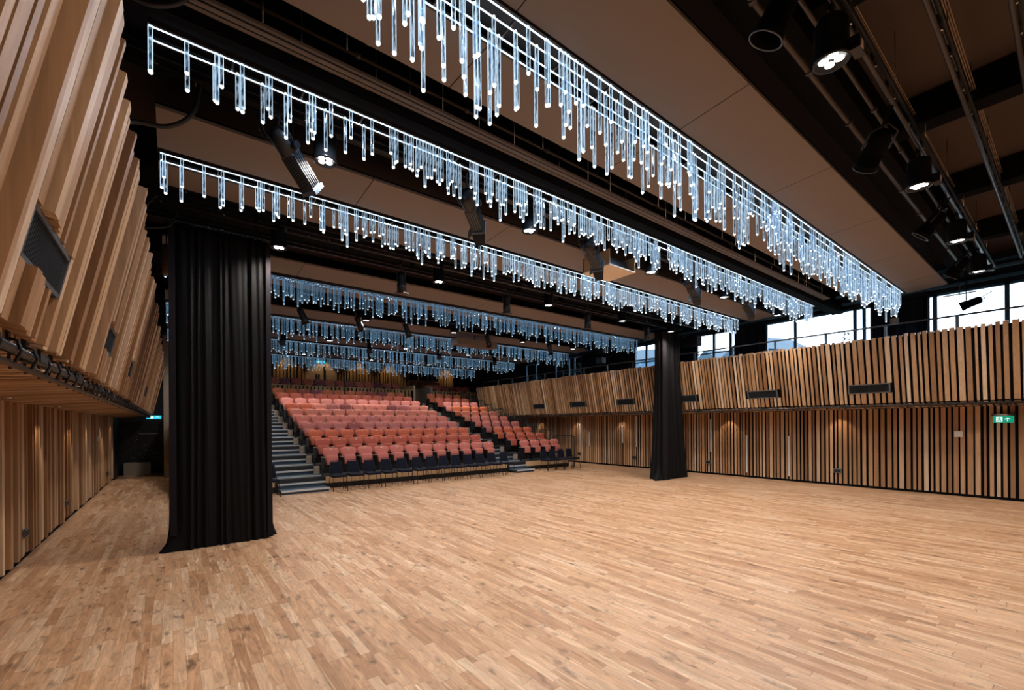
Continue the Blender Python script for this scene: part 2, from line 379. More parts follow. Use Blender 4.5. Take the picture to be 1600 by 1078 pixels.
def side_wall(side):
    s = 1 if side == 'left' else -1        # inward X direction
    XW = XL if s > 0 else XR; XB = XBL if s > 0 else XBR; XT = XTL if s > 0 else XTR
    SLs = SL if s > 0 else SR
    # lower wall
    w = MB(); zt = 2.36
    BD = .12 if s > 0 else .012      # how far the black backing sits behind
    w.box(min(XW - s * BD, XW - s * .25), max(XW - s * BD, XW - s * .25), Y0, 24.2, 0, zt + .3, 1)
    far = 22.3 if s > 0 else 24.0
    for (a, b, d, j) in SLs:
        if b > far: continue
        x0, x1 = sorted((XW - s * .12, XW + s * (d - .06)))
        w.box(x0, x1, a, b, .07, zt, 0)
    # plinth
    x0, x1 = sorted((XW - s * .12, XW + s * .0))
    w.box(x0, x1, Y0, 24.2, 0, .065, 1)
    struct('wall_' + side, w, [M_wood, M_void], 'slatted timber lower wall on the ' + side)
    # soffit under the balcony
    w = MB(); za, zb_ = 2.355, 2.47 if s > 0 else 2.45
    for (a, b, d, j) in SLs:
        if b > 24: continue
        P = []
        for (x, z) in ((XW, za), (XB - s * .06, zb_ - .02)):
            P.append((x, z))
        (xa, z1), (xb, z2) = P
        dd = .055 if s > 0 else .03
        w.hexa([(xa, a, z1), (xb, a, z2), (xb, b, z2), (xa, b, z1), (xa, a, z1 + dd), (xb, a, z2 + dd), (xb, b, z2 + dd), (xa, b, z1 + dd)], 0)
    k_ = -.02 if s > 0 else -.05
    w.hexa([(XW, Y0, za + .07 + k_), (XB - s * .05, Y0, zb_ + .06 + k_), (XB - s * .05, 24, zb_ + .06 + k_), (XW, 24, za + .07 + k_), (XW, Y0, za + .14), (XB - s * .05, Y0, zb_ + .14), (XB - s * .05, 24, zb_ + .14), (XW, 24, za + .14)], 1)
    struct('ceiling_soffit_' + side, w, [M_woodh, M_void], 'slatted timber soffit under the ' + side + ' balcony')
    # balcony front, leaning into the hall
    w = MB()
    d = Vector((XT - XB, 0, ZT - ZB)); ln = d.length; d.normalize()
    n = Vector((s * d.z, 0, -s * d.x))
    B = Vector((XB, 0, ZB))
    vents = VENT_L if s > 0 else VENT_R
    def slab(t0, t1, h0, h1, a, b, mi):
        q = []
        for (t, y) in ((t0, a), (t0, b)):
            pass
        p = lambda t, h, y: B + d * t + n * h + Vector((0, y, 0))
        w.hexa([p(t0, h0, a), p(t0, h1, a), p(t0, h1, b), p(t0, h0, b), p(t1, h0, a), p(t1, h1, a), p(t1, h1, b), p(t1, h0, b)], mi)
    tv0 = (2.755 - ZB) / d.z; tv1 = (3.02 - ZB) / d.z
    YE = 21.4 if s > 0 else 23.0
    for (a, b, dp, j) in SLs:
        if b > YE: continue
        hit = any(b > v0 and a < v1 for v0, v1 in vents)
        h1 = dp - .06
        if s > 0: j = j * 2.2
        if hit:
            slab(0, tv0, -.11, h1, a, b, 0); slab(tv1, ln + j, -.11, h1, a, b, 0)
        else:
            slab(0 + j * .3, ln + j, -.11, h1, a, b, 0)
    slab(.0, ln - .05, -.17, -.11 if s > 0 else -.03, Y0, YE, 1)
    p0 = B + d * (ln - .04) + n * (-.10)
    # top ledge behind the slats
    xa, xb = sorted((p0.x, p0.x - s * 2.4)); 
    w.box(xa, xb, Y0, YE, ZT - .25, ZT - .06, 1)
    struct('wall_balcony_' + side, w, [M_wood, M_void], 'leaning slatted timber balcony front on the ' + side)
    # grilles
    for k, (v0, v1) in enumerate(vents):
        g = empty('air_grille', tuple(B + d * ((tv0 + tv1) / 2) + Vector((0, (v0 + v1) / 2, 0))))
        tag(g, 'long dark air grille in the %s balcony front, %s from the camera end' % (side, ORD[k]), 'air vent', 'air grilles in the %s balcony front' % side)
        c = Vector(g.location); VO = .02 if s > 0 else .012
        def slab2(mb, t0, t1, h0, h1, a, b):
            p = lambda t, h, y: B + d * t + n * (h + VO) + Vector((0, y, 0)) - c
            mb.hexa([p(t0, h0, a), p(t0, h1, a), p(t0, h1, b), p(t0, h0, b), p(t1, h0, a), p(t1, h1, a), p(t1, h1, b), p(t1, h0, b)])
        fm = MB(); e = .03
        slab2(fm, tv0 + .005, tv0 + e, -.04, -.004, v0, v1); slab2(fm, tv1 - e, tv1 - .005, -.04, -.004, v0, v1)
        slab2(fm, tv0 + .005, tv1 - .005, -.04, -.004, v0, v0 + e); slab2(fm, tv0 + .005, tv1 - .005, -.04, -.004, v1 - e, v1)
        fm.build('frame', M_gframe, g)
        bm = MB(); y = v0 + e + .01
        while y < v1 - e - .01:
            slab2(bm, tv0 + e, tv1 - e, -.04, -.014, y, y + .006); y += .022
        bm.build('blades', M_grille, g)
side_wall('left'); side_wall('right')

# hanging rail with brackets along the lower balcony edge
def bracket_rail(side):
    s = 1 if side == 'left' else -1
    XB = XBL if s > 0 else XBR
    t = empty('bracket_rail', (XB - s * .06, 0, 2.36))
    tag(t, 'black pipe and flat bar on hooked brackets under the %s balcony edge' % side, 'rail')
    y0, y1 = (.4, 21.0) if s > 0 else (-1.0, 22.5)
    MB().box(-.022, .022, y0, y1, -.035, -.02).build('flat_bar', M_pipe, t)
    MB().tube([(.015 * s, y0, .045), (.015 * s, (y0 + y1) / 2, .045), (.015 * s, y1, .045)], .028, 10).build('pipe', M_pipe, t)
    br = None; n = 0; y = y0 + .2
    while y < y1 and n < 96:
        if br is None:
            b = MB()
            b.tube([(-.05, 0, -.03), (-.058, 0, .02), (-.05, 0, .075), (-.01, 0, .10), (.04, 0, .085), (.055, 0, .03), (.03, 0, -.028)], .0085, 6)
            b.box(-.012, .012, -.015, .015, .08, .14)
            br = b.build('bracket', M_black, t); o = br
        else:
            o = br.copy(); COL.objects.link(o); o.parent = t
        o.location = (0, y, 0); n += 1
        y += .34 if s > 0 else .45
    sb = None
    for k in range(9):
        yy = y0 + .75 + k * (1.36 if s > 0 else 2.2)
        if sb is None:
            c = MB(); c.box(-.05, .05, -.10, .10, .03, .085); c.tube([(-.03, .095, .05), (0, .13, -.0), (.04, .17, -.005), (.045, .22, .05)], .006, 6, 1)
            sb = c.build('socket_box', [M_black, M_glints], t); o = sb
        else: o = sb.copy(); COL.objects.link(o); o.parent = t
        o.location = (0, yy, 0)
bracket_rail('left'); bracket_rail('right')

# back wall behind the camera, far end walls
struct('wall_front', MB().box(-3.3, 17.4, Y0 - .25, Y0, 0, 6.6), M_wood, 'timber wall at the camera end')
struct('wall_left_upper', MB().box(-3.3, -3.1, Y0 - .2, 29.0, 0, 6.6), M_ceilb)
w = MB(); w.box(-3.3, 17.5, 28.0, 28.2, 0, 6.6, 1)
rr = random.Random(9); x = -.5
while x < 16.2:
    ww = rr.uniform(.08, .16)
    if not (6.25 < x < 8.05) and not (12.6 < x < 15.05):
        w.box(x, x + ww, 27.9, 28.0, 3.6, 6.6, 0)
    elif 12.6 < x < 15.05:
        w.box(x, x + ww, 27.9, 28.0, 3.6, 4.92, 0)
    x += ww + rr.uniform(.05, .09)
struct('wall_back', w, [M_woodback, M_void], 'dark-gapped timber slat wall above the top seats')
# timber door recess
w = MB(); w.box(-.9, .9, -.02, .05, 0, 2.0, 0); w.box(-.03, -.02, -.03, -.02, 0, 1.95, 1); o = w.build('door_1', [M_ply, M_black]); o.location = (7.15, 27.93, 3.8); tag(o, 'pale timber double door in the upper back wall', None, None, 'structure')
MB().box(.10, .24, -.045, -.025, .75, 1.75).build('vision_panel', M_darkglass, o)
MB().box(-.34, -.24, -.045, -.025, 1.0, 1.24).box(-.20, -.11, -.045, -.025, 1.0, 1.24).build('wall_plate', M_black, o)
# control room window
w = MB(); w.box(-1.2, 1.2, -.06, 0, .0, .06); w.box(-1.2, 1.2, -.06, 0, .84, .9)
for xx in (-1.2, -.45, .28, .62, 1.14): w.box(xx, xx + .06, -.06, 0, .06, .84)
o = w.build('window_9', M_woodback); o.location = (13.85, 27.92, 4.95); tag(o, 'dark control room window in the upper back wall', None, None, 'structure')
MB().box(-1.14, 1.14, -.03, -.02, .06, .84).build('glass', M_darkglass, o)

# black brick passage at the end of the left aisle
w = MB(); w.box(-2.0, 2.45, 24.5, 24.7, 0, 4.2, 0); w.box(-2.0, -1.70, 22.3, 24.5, 0, 2.6, 0)
rr = random.Random(4)
for k in range(34):
    px, pz = rr.uniform(-1.6, -.3), rr.uniform(.5, 2.2); w.box(px, px + .035, 24.485, 24.5, pz, pz + .015, 1)
w.box(-1.1, -.45, 24.47, 24.5, 1.68, 1.70, 1)
struct('wall_end_left', w, [M_brick, M_glintw], 'black painted end wall past the left aisle')
w = MB(); w.box(-.5, 0.35, 0, .6, 0, .5); o = w.build('low_platform', M_endblk)
o.location = (-1.05, 23.8, 0); tag(o, 'low timber-topped ramp block at the end of the left aisle', 'platform')
w = MB(); w.box(-.12, .12, -.12, .12, 0, 5.6); o = w.build('trim_1', M_endblk); o.location = (-.12, 21.9, 0); tag(o, 'brown steel column beside the left seating edge', None, None, 'structure')

# ceiling
struct('ceiling', MB().box(-3.3, 17.6, Y0, 29, 6.35, 6.6), M_ceil, 'dark brown upper ceiling')
def ceil_beam(x0, x1, y0, y1, z0, z1, mat=None):
    o = MB().box(x0, x1, y0, y1, z0, z1).build('ceiling_beam', mat or M_ceilb); tag(o, 'black painted ceiling beam', None, None, 'structure'); return o
ceil_beam(-3.1, 16.9, 4.6, 4.9, 5.42, 6.33)
for (a, b) in ((1.62, 2.0), (4.92, 5.98), (8.2, 9.98), (12.05, 13.98), (16.05, 17.98), (20.05, 21.98)):
    ceil_beam(-3.1, 16.9, a, b, 5.75, 6.33)
for xx in (4.9, 7.9, 10.9, 13.9):
    ceil_beam(xx, xx + .28, -6.9, 1.6, 5.95, 6.33)
# pairs of brown acoustic panels forming a shallow V over each rod row
def acoustic(ya, yb, za, zb, tagk):
    w = MB(); X0 = -.12; xs = [X0, 2.24, 4.62, 7.0, 9.38, 11.76, 14.14, 15.35]
    for a, b in zip(xs[:-1], xs[1:]):
        a2 = a + .006; b2 = b - .006
        w.hexa([(a2, ya, za), (b2, ya, za), (b2, yb, zb), (a2, yb, zb), (a2, ya, za + .035), (b2, ya, za + .035), (b2, yb, zb + .035), (a2, yb, zb + .035)], 0)
    w.hexa([(X0, ya, za + .036), (xs[-1], ya, za + .036), (xs[-1], yb, zb + .036), (X0, yb, zb + .036), (X0, ya, za + .06), (xs[-1], ya, za + .06), (xs[-1], yb, zb + .06), (X0, yb, zb + .06)], 1)
    struct('ceiling_panel', w, [M_panel, M_void], 'brown acoustic ceiling panels ' + tagk)
o = MB().box(-.12, 15.0, 4.40, 4.57, 5.52, 5.55).build('ceiling_strip', M_panel); tag(o, 'narrow brown ceiling strip before the black beam', None, None, 'structure')
o = MB().box(-.12, 15.0, 3.95, 4.36, 6.15, 6.18).build('ceiling_strip', M_panel); tag(o, 'brown ceiling strip above the pipes of the slot', None, None, 'structure')
PERIOD = [2.03, 6.0, 10.0, 14.0, 18.0, 22.0]
for k, y in enumerate(PERIOD):
    acoustic(y, y + .76, ZC + .05, ZC, 'on the camera side of a rod row')
    acoustic(y + 1.16, y + 1.86, ZC, ZC + .05, 'on the far side of a rod row')
    if k == 0 or True:
        # dark recess above the rods
        o = MB().box(-.12, 15.35, y + .74, y + 1.18, ZC + .12, ZC + .2).build('ceiling_recess', M_black); tag(o, 'black recess above the rods', None, None, 'structure')

# ------------------------------------------------------------------ upper window wall on the right
XW = 17.0
fr = [(Y0, -3.9), (-1.6, .30), (2.66, 3.9), (6.95, 8.02), (9.6, 11.45), (12.63, 15.95), (17.95, 19.05), (20.5, 29.0)]
w = MB()
for a, b in fr: w.box(XW, XW + .15, a, b, 4.0, 5.54)
w.box(XW - .05, XW + .2, Y0, 29, 5.54, 6.6); w.box(XW - .02, XW + .2, Y0 - .2, 29, 0, 4.02)
struct('wall_right_upper', w, M_drape, 'dark upper wall between the high windows')
open_ = [(fr[i][1], fr[i + 1][0]) for i in range(len(fr) - 1)]
mull = {0: [-2.8], 1: [1.15, 2.5], 2: [4.1, 4.33, 6.0], 3: [8.22, 8.87], 4: [12.0], 5: [16.5, 16.9], 6: [19.6]}
for k, (a, b) in enumerate(open_):
    w = MB()
    for y in mull[k]: w.box(-.04, .06, y - .045, y + .045, 0, 1.54)
    w.box(-.04, .06, a, a + .05, 0, 1.54); w.box(-.04, .06, b - .05, b, 0, 1.54); w.box(-.04, .06, a, b, 1.48, 1.54); w.box(-.04, .06, a, b, 0, .05)
    if k in (3, 4, 5): w.box(-.03, .05, a, b, .72, .76)
    o = w.build('window_%d' % (k + 1), M_winf); o.location = (XW, 0, 4.0); tag(o, 'high window in the right wall, %s bay from the camera end' % ORD[k], None, None, 'structure')
    g = MB().box(.0, .008, a + .05, b - .05, .05, 1.48).build('glass', M_glass, o)
    # daylight portal
    ld = bpy.data.lights.new('window_portal', 'AREA'); ld.shape = 'RECTANGLE'; ld.size = b - a; ld.size_y = 1.5; ld.cycles.is_portal = True
    lo = bpy.data.objects.new('window_portal', ld); COL.objects.link(lo); lo.location = (XW + .2, (a + b) / 2, 4.77)
    lo.rotation_euler = Matrix(((0, 0, 1), (1, 0, 0), (0, 1, 0))).to_euler()
# black drapes drawn between the windows
for k, (a, b) in enumerate([(2.72, 3.86), (7.0, 8.0), (9.65, 11.4), (12.7, 15.9), (18.0, 19.0)]):
    w = MB(); n = int((b - a) / .05); pts = []
    for i in range(n + 1):
        y = a + (b - a) * i / n; pts.append((XW - .12 + .05 * sin(i * 1.57 + .4 * sin(i)), y))
    bb = len(w.v)
    for (x, y) in pts: w.v += [(x, y, 4.1), (x, y, 5.5)]
    for (x, y) in pts: w.v += [(x + .012, y, 4.1), (x + .012, y, 5.5)]
    m_ = 2 * (n + 1)
    for i in range(n):
        w.face([2 * i, 2 * i + 1, 2 * i + 3, 2 * i + 2], 0, True); w.face([m_ + 2 * i, m_ + 2 * i + 2, m_ + 2 * i + 3, m_ + 2 * i + 1], 0, True)
    o = w.build('window_drape', M_drape); tag(o, 'dark blue-black drape between the high windows, %s from the camera end' % ORD[k], 'curtain', 'drapes between the high windows')

# steel rails along the window head
w = MB()
for (x, z, r) in ((16.2, 5.80, .04), (16.5, 6.02, .035), (16.75, 5.66, .045)): w.cyl((x, -3, z), (x, 20, z), r, 8)
for yy in range(-2, 20, 2): w.box(16.15, 16.8, yy - .03, yy + .03, 5.80, 6.0)
o = w.build('window_head_rail', M_winf); tag(o, 'blue-grey steel rails running above the high windows', 'rail')

# gallery handrail
t = empty('handrail', (15.2, 0, 4.1)); tag(t, 'grey tubular handrail above the right balcony front', 'handrail')
MB().cyl((0, -3, .46), (0, 22.6, .46), .024, 10).build('top_rail', M_rail, t)
pp = None
for k in range(18):
    y = -2.25 + k * 1.365
    if pp is None: pp = MB().box(-.022, .022, -.03, .03, -.05, .44).build('post', M_rail, t); q = pp
    else: q = pp.copy(); COL.objects.link(q); q.parent = t
    q.location = (0, y, 0)

# ------------------------------------------------------------------ outdoors
struct('ground_outdoor', MB().box(17.6, 140, -60, 120, -.3, -.05), M_ground)
HB = (9.6, 1.9, 9.9, 1.9, 11.2, 10.4)
def house(x, y, w_, d_, h, rh, rot, lab):
    t = empty('house', (x, y, -.05), rot); tag(t, lab, 'house', 'houses outside the high windows')
    MB().box(-w_ / 2, w_ / 2, -d_ / 2, d_ / 2, 0, h).build('wall', M_house, t)
    r = MB(); b = [(-w_ / 2 - .3, -d_ / 2 - .3, h), (w_ / 2 + .3, -d_ / 2 - .3, h), (w_ / 2 + .3, d_ / 2 + .3, h), (-w_ / 2 - .3, d_ / 2 + .3, h), (0, -d_ / 2 - .3, h + rh), (0, d_ / 2 + .3, h + rh)]
    r.v += b
    for f in ([0, 1, 2, 3], [0, 4, 1], [2, 5, 3], [0, 3, 5, 4], [1, 4, 5, 2]): r.face(f)
    r.build('roof', M_roof, t)
house(53, 21.6, 6, 6, HB[0], HB[1], 1.2, 'grey-roofed house seen low in the high window right of the far black curtain')
house(60, 29.5, 7, 6, HB[2], HB[3], 1.0, 'slate-roofed house seen low in the window nearest the far black curtain')
house(58, 42, 9, 9, HB[4], 2.2, .6, 'grey-blue house filling the window left of the far black curtain')
house(50, 56, 9, 10, HB[5], 2.4, .2, 'grey-blue house seen in the farthest windows')
t = empty('tree', (47, 12.6, -.05)); tag(t, 'pointed conifer top rising in a high window', 'tree')
MB().cyl((0, 0, 0), (0, 0, 6), .25, 8, 0).build('trunk', M_boxwood, t)
w = MB(); rr = random.Random(2)
for k in range(420):
    z = rr.uniform(3, 10); R_ = (10.3 - z) * .25; a = rr.uniform(0, 2 * pi); q = Vector((cos(a) * R_ * rr.uniform(.3, 1), sin(a) * R_ * rr.uniform(.3, 1), z)); s_ = rr.uniform(.12, .3)
    b = len(w.v); w.v += [tuple(q), tuple(q + Vector((cos(a) * s_, sin(a) * s_, -s_ * .4))), tuple(q + Vector((-sin(a) * s_ * .5, cos(a) * s_ * .5, s_ * .4)))]; w.face([b, b + 1, b + 2])
w.build('foliage', M_leaf, t)

# ================================================================== ROD CHANDELIERS
ROD_N = 0
rodmesh = {}
def rod_mesh(L, far=False):
    k = round(L, 2); key = (k, far)
    if key not in rodmesh:
        b = MB(); b.cyl((0, 0, 0), (0, 0, -k), .0165, 8, 0, caps=False)
        b.cyl((0, 0, .012), (0, 0, 0), .012, 6, 1, caps=False)
        b.lathe([(.0168, -k + .0), (.0175, -k - .008), (.012, -k - .018), (.0, -k - .022)], n=8, mi=1)
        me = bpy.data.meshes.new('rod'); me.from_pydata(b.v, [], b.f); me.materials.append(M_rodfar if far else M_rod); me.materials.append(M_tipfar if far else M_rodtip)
        me.polygons.foreach_set('material_index', b.m); me.polygons.foreach_set('use_smooth', b.s); me.update(); rodmesh[key] = me
    return rodmesh[key]
RLAB = ['bright rod chandelier nearest the camera, between two brown ceiling panels', 'rod chandelier on the black beam, crossing from the upper left corner',
        'rod chandelier in front of the two tall black curtains', 'rod chandelier first behind the curtain track', 'rod chandelier above the lower rows of red seats',
        'rod chandelier above the upper rows of red seats', 'farthest rod chandelier, close to the slatted back wall']
def chandelier(idx, y, rails, x0, x1, dens, lmin, lmax, seed):
    dens *= .52
    rr = random.Random(seed); z = ZC + (-.02)
    t = empty('rod_chandelier', ((x0 + x1) / 2, y, z)); tag(t, RLAB[idx], 'chandelier', 'rows of glass rod chandeliers under the ceiling')
    cx = (x0 + x1) / 2
    f = MB()
    for ry in rails: f.box(x0 - cx, x1 - cx, ry - .0045, ry + .0045, -.004, .004)
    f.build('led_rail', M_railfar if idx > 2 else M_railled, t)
    for q in range(5):
        ld = bpy.data.lights.new('rod_row_light', 'SPOT'); ld.energy = ROW_W * 1.5 if idx < 2 else ROW_W if idx < 3 else ROW_W * .5; ld.color = (.80, .90, 1.0); ld.spot_size = radians(172); ld.spot_blend = .3; ld.shadow_soft_size = .02
        lo = bpy.data.objects.new('rod_row_light', ld); COL.objects.link(lo); lo.parent = t; lo.location = ((q - 2) * (x1 - x0) / 5, (rails[0] + rails[-1]) / 2, -.03)
    f = MB(); x = x0
    while x < x1:
        f.box(x - cx - .008, x - cx + .008, rails[0] - .02, rails[-1] + .02, .01, .03); x += .6
        f.cyl((x - cx - .3, (rails[0] + rails[-1]) / 2, .03), (x - cx - .3, (rails[0] + rails[-1]) / 2, .42), .005, 5)
    lip = -.035 if idx > 2 else 0
    f.box(x0 - cx, x1 - cx, rails[0] - .03, rails[0] - .016, lip, .05); f.box(x0 - cx, x1 - cx, rails[-1] + .016, rails[-1] + .03, .0, .05)
    f.build('frame', M_pipe, t)
    rods = []; x = x0 + (1.12 if idx == 0 else .02)
    while x < x1 - .03:
        if idx in (1, 2) and x < x0 + 1.9:
            for ry in rails[:2]:
                for q in range(rr.choice((1, 1, 2))): rods.append((x + rr.uniform(-.02, .02) + q * .035, ry, rr.uniform(lmin, lmax)))
            x += .19 + rr.uniform(0, .05)
        else:
            rods.append((x, rr.choice(rails), rr.uniform(lmin, lmax) if rr.random() > .12 else lmax + .08)); x += rr.uniform(.4, 1.5) * dens
    def size(r):
        p = Vector((r[0], y + r[1], z)) - Vector((0, 0, 2)); dd = p.dot(Fv)
        px = 800 + FPX * p.dot(Rv) / dd if dd > .2 else -9e9; py = 662 - FPX * p.dot(Uv) / dd if dd > .2 else -9e9
        vis = (-20 < px < 1620) and py > -120 and dd > .2
        return (0 if vis else 1, dd)
    rods.sort(key=size)
    for r in rods[:100]:
        o = bpy.data.objects.new('rod', rod_mesh(r[2], idx > 2)); COL.objects.link(o); o.parent = t; o.location = (r[0] - cx, r[1], -.0)
    rest = MB()
    for (rx, ry, L) in rods[100:]:
        rest.cyl((rx - cx, ry, 0), (rx - cx, ry, -L), .0165, 7, 0, caps=False)
        rest.cyl((rx - cx, ry, -L), (rx - cx, ry, -L - .018), .0175, 7, 1, r1=.008)
    if rest.v:
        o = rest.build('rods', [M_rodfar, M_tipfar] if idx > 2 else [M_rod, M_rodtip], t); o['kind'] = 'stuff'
R4 = (0.04, .14, .26, .36)
chandelier(0, 2.79, R4, -.12, 15.1, .088, .34, .62, 21)
chandelier(1, 4.72, (0, .16), -.13, 14.75, .088, .26, .44, 22)
chandelier(2, 6.84, (0, .2), -.09, 14.7, .085, .26, .44, 23)
chandelier(3, 10.8, R4, -.1, 14.9, .092, .3, .52, 24)
chandelier(4, 14.8, R4, -.1, 14.9, .10, .3, .55, 25)
chandelier(5, 18.8, R4, -.1, 14.9, .10, .3, .55, 26)
chandelier(6, 22.8, R4, -.1, 14.9, .10, .3, .55, 27)

# ================================================================== LIGHTING BARS, PIPES, CABLES
def pipe_run(name, label, segs, mat=M_pipe, cat='pipe', group=None, clamps=True):
    w = MB()
    for (y, z, r, x0, x1) in segs:
        w.cyl((x0, y, z), (x1, y, z), r, 10)
    if clamps:
        for (y, z, r, x0, x1) in segs:
            x = x0 + .6
            while x < x1: w.cyl((x, y, z), (x + .05, y, z), r + .014, 8); x += 1.27
    return tag(w.build(name, mat), label, cat, group)
pipe_run('pipe_run', 'black pipes in the ceiling slot beside the nearest panels', [(1.46, 5.62, .020, -.5, 14.6), (1.70, 5.60, .028, -.5, 14.9)], M_pipeb)
def bar(y, z, label, x0=-.3, x1=15.2, hang=5.742):
    t = empty('lighting_bar', ((x0 + x1) / 2, y, z)); tag(t, label, 'lighting bar', 'lighting bars across the ceiling')
    h = (x1 - x0) / 2
    MB().cyl((-h, 0, 0), (h, 0, 0), .024, 10).build('lower_tube', M_pipe, t)
    MB().cyl((-h, .0, .2), (h, .0, .2), .024, 10).build('upper_tube', M_pipe, t)
    MB().box(-h, h, -.05, -.02, .06, .12).build('cable_duct', M_body, t)
    def rep_part(nm, mb, mat, xs):
        o0 = mb.build(nm, mat, t)
        for i, x in enumerate(xs):
            o = o0 if i == 0 else o0.copy()
            if i: COL.objects.link(o); o.parent = t
            o.location = (x, 0, 0)
    rep_part('spacer', MB().box(-.012, .012, -.012, .012, 0, .2), M_body, [-h + .3 + .55 * i for i in range(int((2 * h - .3) / .55) + 1)])
    rep_part('suspension_wire', MB().cyl((0, 0, .2), (0, 0, hang - z), .006, 5), M_glints, [-h + .5 + 1.55 * i for i in range(int((2 * h - .5) / 1.55) + 1)])
    rr = random.Random(int(y * 10)); xs = []; x = -h + .2
    while x < h: xs.append(x); x += rr.uniform(.35, .95)
    rep_part('clamp', MB().box(-.012, .012, -.035, -.012, -.01, .03), M_glints, xs)
bar(1.25, 5.50, 'twin tube lighting bar nearest the camera, carrying bright downlights', hang=6.34)
bar(5.45, 5.50, 'twin tube lighting bar behind the black beam chandelier')
bar(8.45, 5.38, 'twin tube lighting bar close in front of the curtain track')
bar(12.9, 5.38, 'twin tube lighting bar behind the curtain track')
bar(16.8, 5.38, 'twin tube lighting bar over the middle of the red seating')
bar(20.6, 5.38, 'twin tube lighting bar over the top of the red seating')
bar(.80, 5.62, 'twin tube lighting bar at the upper right corner', 1.0, 15.0, 6.34)
bar(.36, 5.72, 'single empty bar at the far upper right', 1.0, 13.5, 6.34)
# service pipes in the slot between panels and black beam
pipe_run('pipe_run', 'bundle of brown-grey pipes crossing the slot before the black beam', [(3.98, 5.72, .028, -.4, 14.8), (4.10, 5.62, .02, -.4, 14.6), (4.24, 5.82, .034, -.4, 14.9), (4.40, 5.68, .018, -.4, 14.2), (4.05, 5.98, .03, -.4, 14.8)], M_pipeb)
pipe_run('pipe_run', 'pipes behind the second rod row under the black beam', [(5.15, 5.68, .025, -.4, 15), (5.75, 5.66, .03, -.4, 15)], M_pipe)
wire0 = None; x = .2; rr = random.Random(8)
while x < 14.5:
    y = rr.choice((4.17, 4.33, 4.5))
    if wire0 is None: wire0 = MB().cyl((0, 0, 0), (0, 0, .85), .004, 5).build('suspension_wire', M_glints); o = wire0
    else: o = wire0.copy(); COL.objects.link(o)
    o.location = (x, y, 5.5); tag(o, 'thin vertical steel wire in the slot before the black beam', 'wire', 'thin wires in the slot before the black beam'); x += rr.uniform(.3, .7)
w = MB(); w.cyl((-.3, 4.42, 5.50), (14.6, 4.42, 5.50), .008, 6); w.cyl((-.3, 4.48, 5.49), (14.6, 4.48, 5.49), .006, 6)
tag(w.build('cable_conduit', M_pipeb), 'thin tan conduit line along the slot before the black beam', 'conduit')
for (yy, zz, nm) in ((1.36, 6.1, 'beside the nearest lighting bar'), (.80, 6.1, 'in the upper right corner')):
    w = MB()
    for q in range(3): w.cyl((1.5, yy - .02 + q * .018, zz), (15, yy - .02 + q * .018, zz), .0045, 5)
    tag(w.build('wire_ropes', simple('rope', (.42, .30, .2), .5, .5)), 'three parallel tan wire ropes ' + nm, 'wire ropes', 'wire rope runs')
# tension cables at the left
def cable(label, pts, r, mat=M_black, name='cable'):
    # smooth through points
    P = [Vector(p) for p in pts]; Q = []
    for i in range(len(P) - 1):
        a = P[max(i - 1, 0)]; b = P[i]; c = P[i + 1]; d = P[min(i + 2, len(P) - 1)]
        for k in range(8):
            t = k / 8; Q.append(.5 * ((2 * b) + (c - a) * t + (2 * a - 5 * b + 4 * c - d) * t * t + (3 * b - a - 3 * c + d) * t ** 3))
    Q.append(P[-1]); o = MB().tube(Q, r, 8).build(name, mat); tag(o, label, 'cable', 'hanging cables'); return o
cable('thick black cable looping from the left balcony at the top left', [(-.5, 4.3, 4.9), (-.30, 4.5, 5.32), (-.08, 4.5, 5.36), (.12, 4.45, 5.5), (.28, 4.4, 5.9)], .022)
cable('thick black cable drooping left of the second rod row', [(-.5, 5.6, 4.85), (-.28, 5.75, 5.03), (.0, 5.75, 5.10), (.2, 5.7, 5.3), (.26, 5.7, 5.66)], .022)
cable('thin grey cable beside the left curtain top', [(-.45, 8.3, 4.75), (-.3, 8.4, 5.2), (-.1, 8.45, 5.5), (.1, 8.45, 5.6)], .008, M_pipeb)
cable('dark cable sagging from the curtain track to the left balcony', [(-.5, 8.5, 4.9), (-.25, 8.6, 5.0), (0, 8.65, 5.12), (.1, 8.7, 5.4)], .012)
cable('thin cable loop under the second rod row', [(.72, 5.4, 5.4), (.78, 5.35, 5.12), (.95, 5.35, 5.06), (1.08, 5.4, 5.2), (1.1, 5.4, 5.45)], .007)

# ------------------------------------------------------------------ downlights
def make_downlight(big):
    t = empty('downlight'); R_ = .125; H_ = .34
    b = MB(); b.lathe([(0, H_), (R_ * .82, H_), (R_, H_ - .05), (R_, .02), (R_ + .006, .01), (R_ + .006, -.01), (R_ - .012, -.012), (R_ - .018, .012), (0, .012)], n=28)
    b.build('housing', M_body, t)
    for a in range(4):
        an = a * pi / 2 + .5; l = MB(); l.lathe([(0, .004), (.034, .004), (.036, .011)], (cos(an) * .056, sin(an) * .056, 0), n=20); l.build('lens', M_led, t)
    b = MB(); b.cyl((0, 0, H_), (0, 0, H_ + (.14 if big else .31)), .012, 8); b.box(-.03, .03, -.02, .02, H_ + .08, H_ + .15)
    b.build('hanger', M_body, t)
    if big:
        b = MB(); b.tube([(R_ + .03, 0, .02), (R_ + .06, 0, .10), (R_ + .03, 0, .2), (0.05, .0, H_ + .08)], .009, 6); b.build('yoke', M_body, t)
        b = MB(); b.box(-.02, .13, -.20, -.13, -.01, .10); b.build('gear_box', [M_body], t)
        b = MB(); b.box(.0, .06, -.205, -.2, .0, .06); b.build('gear_plate', [M_beige], t)
    return t
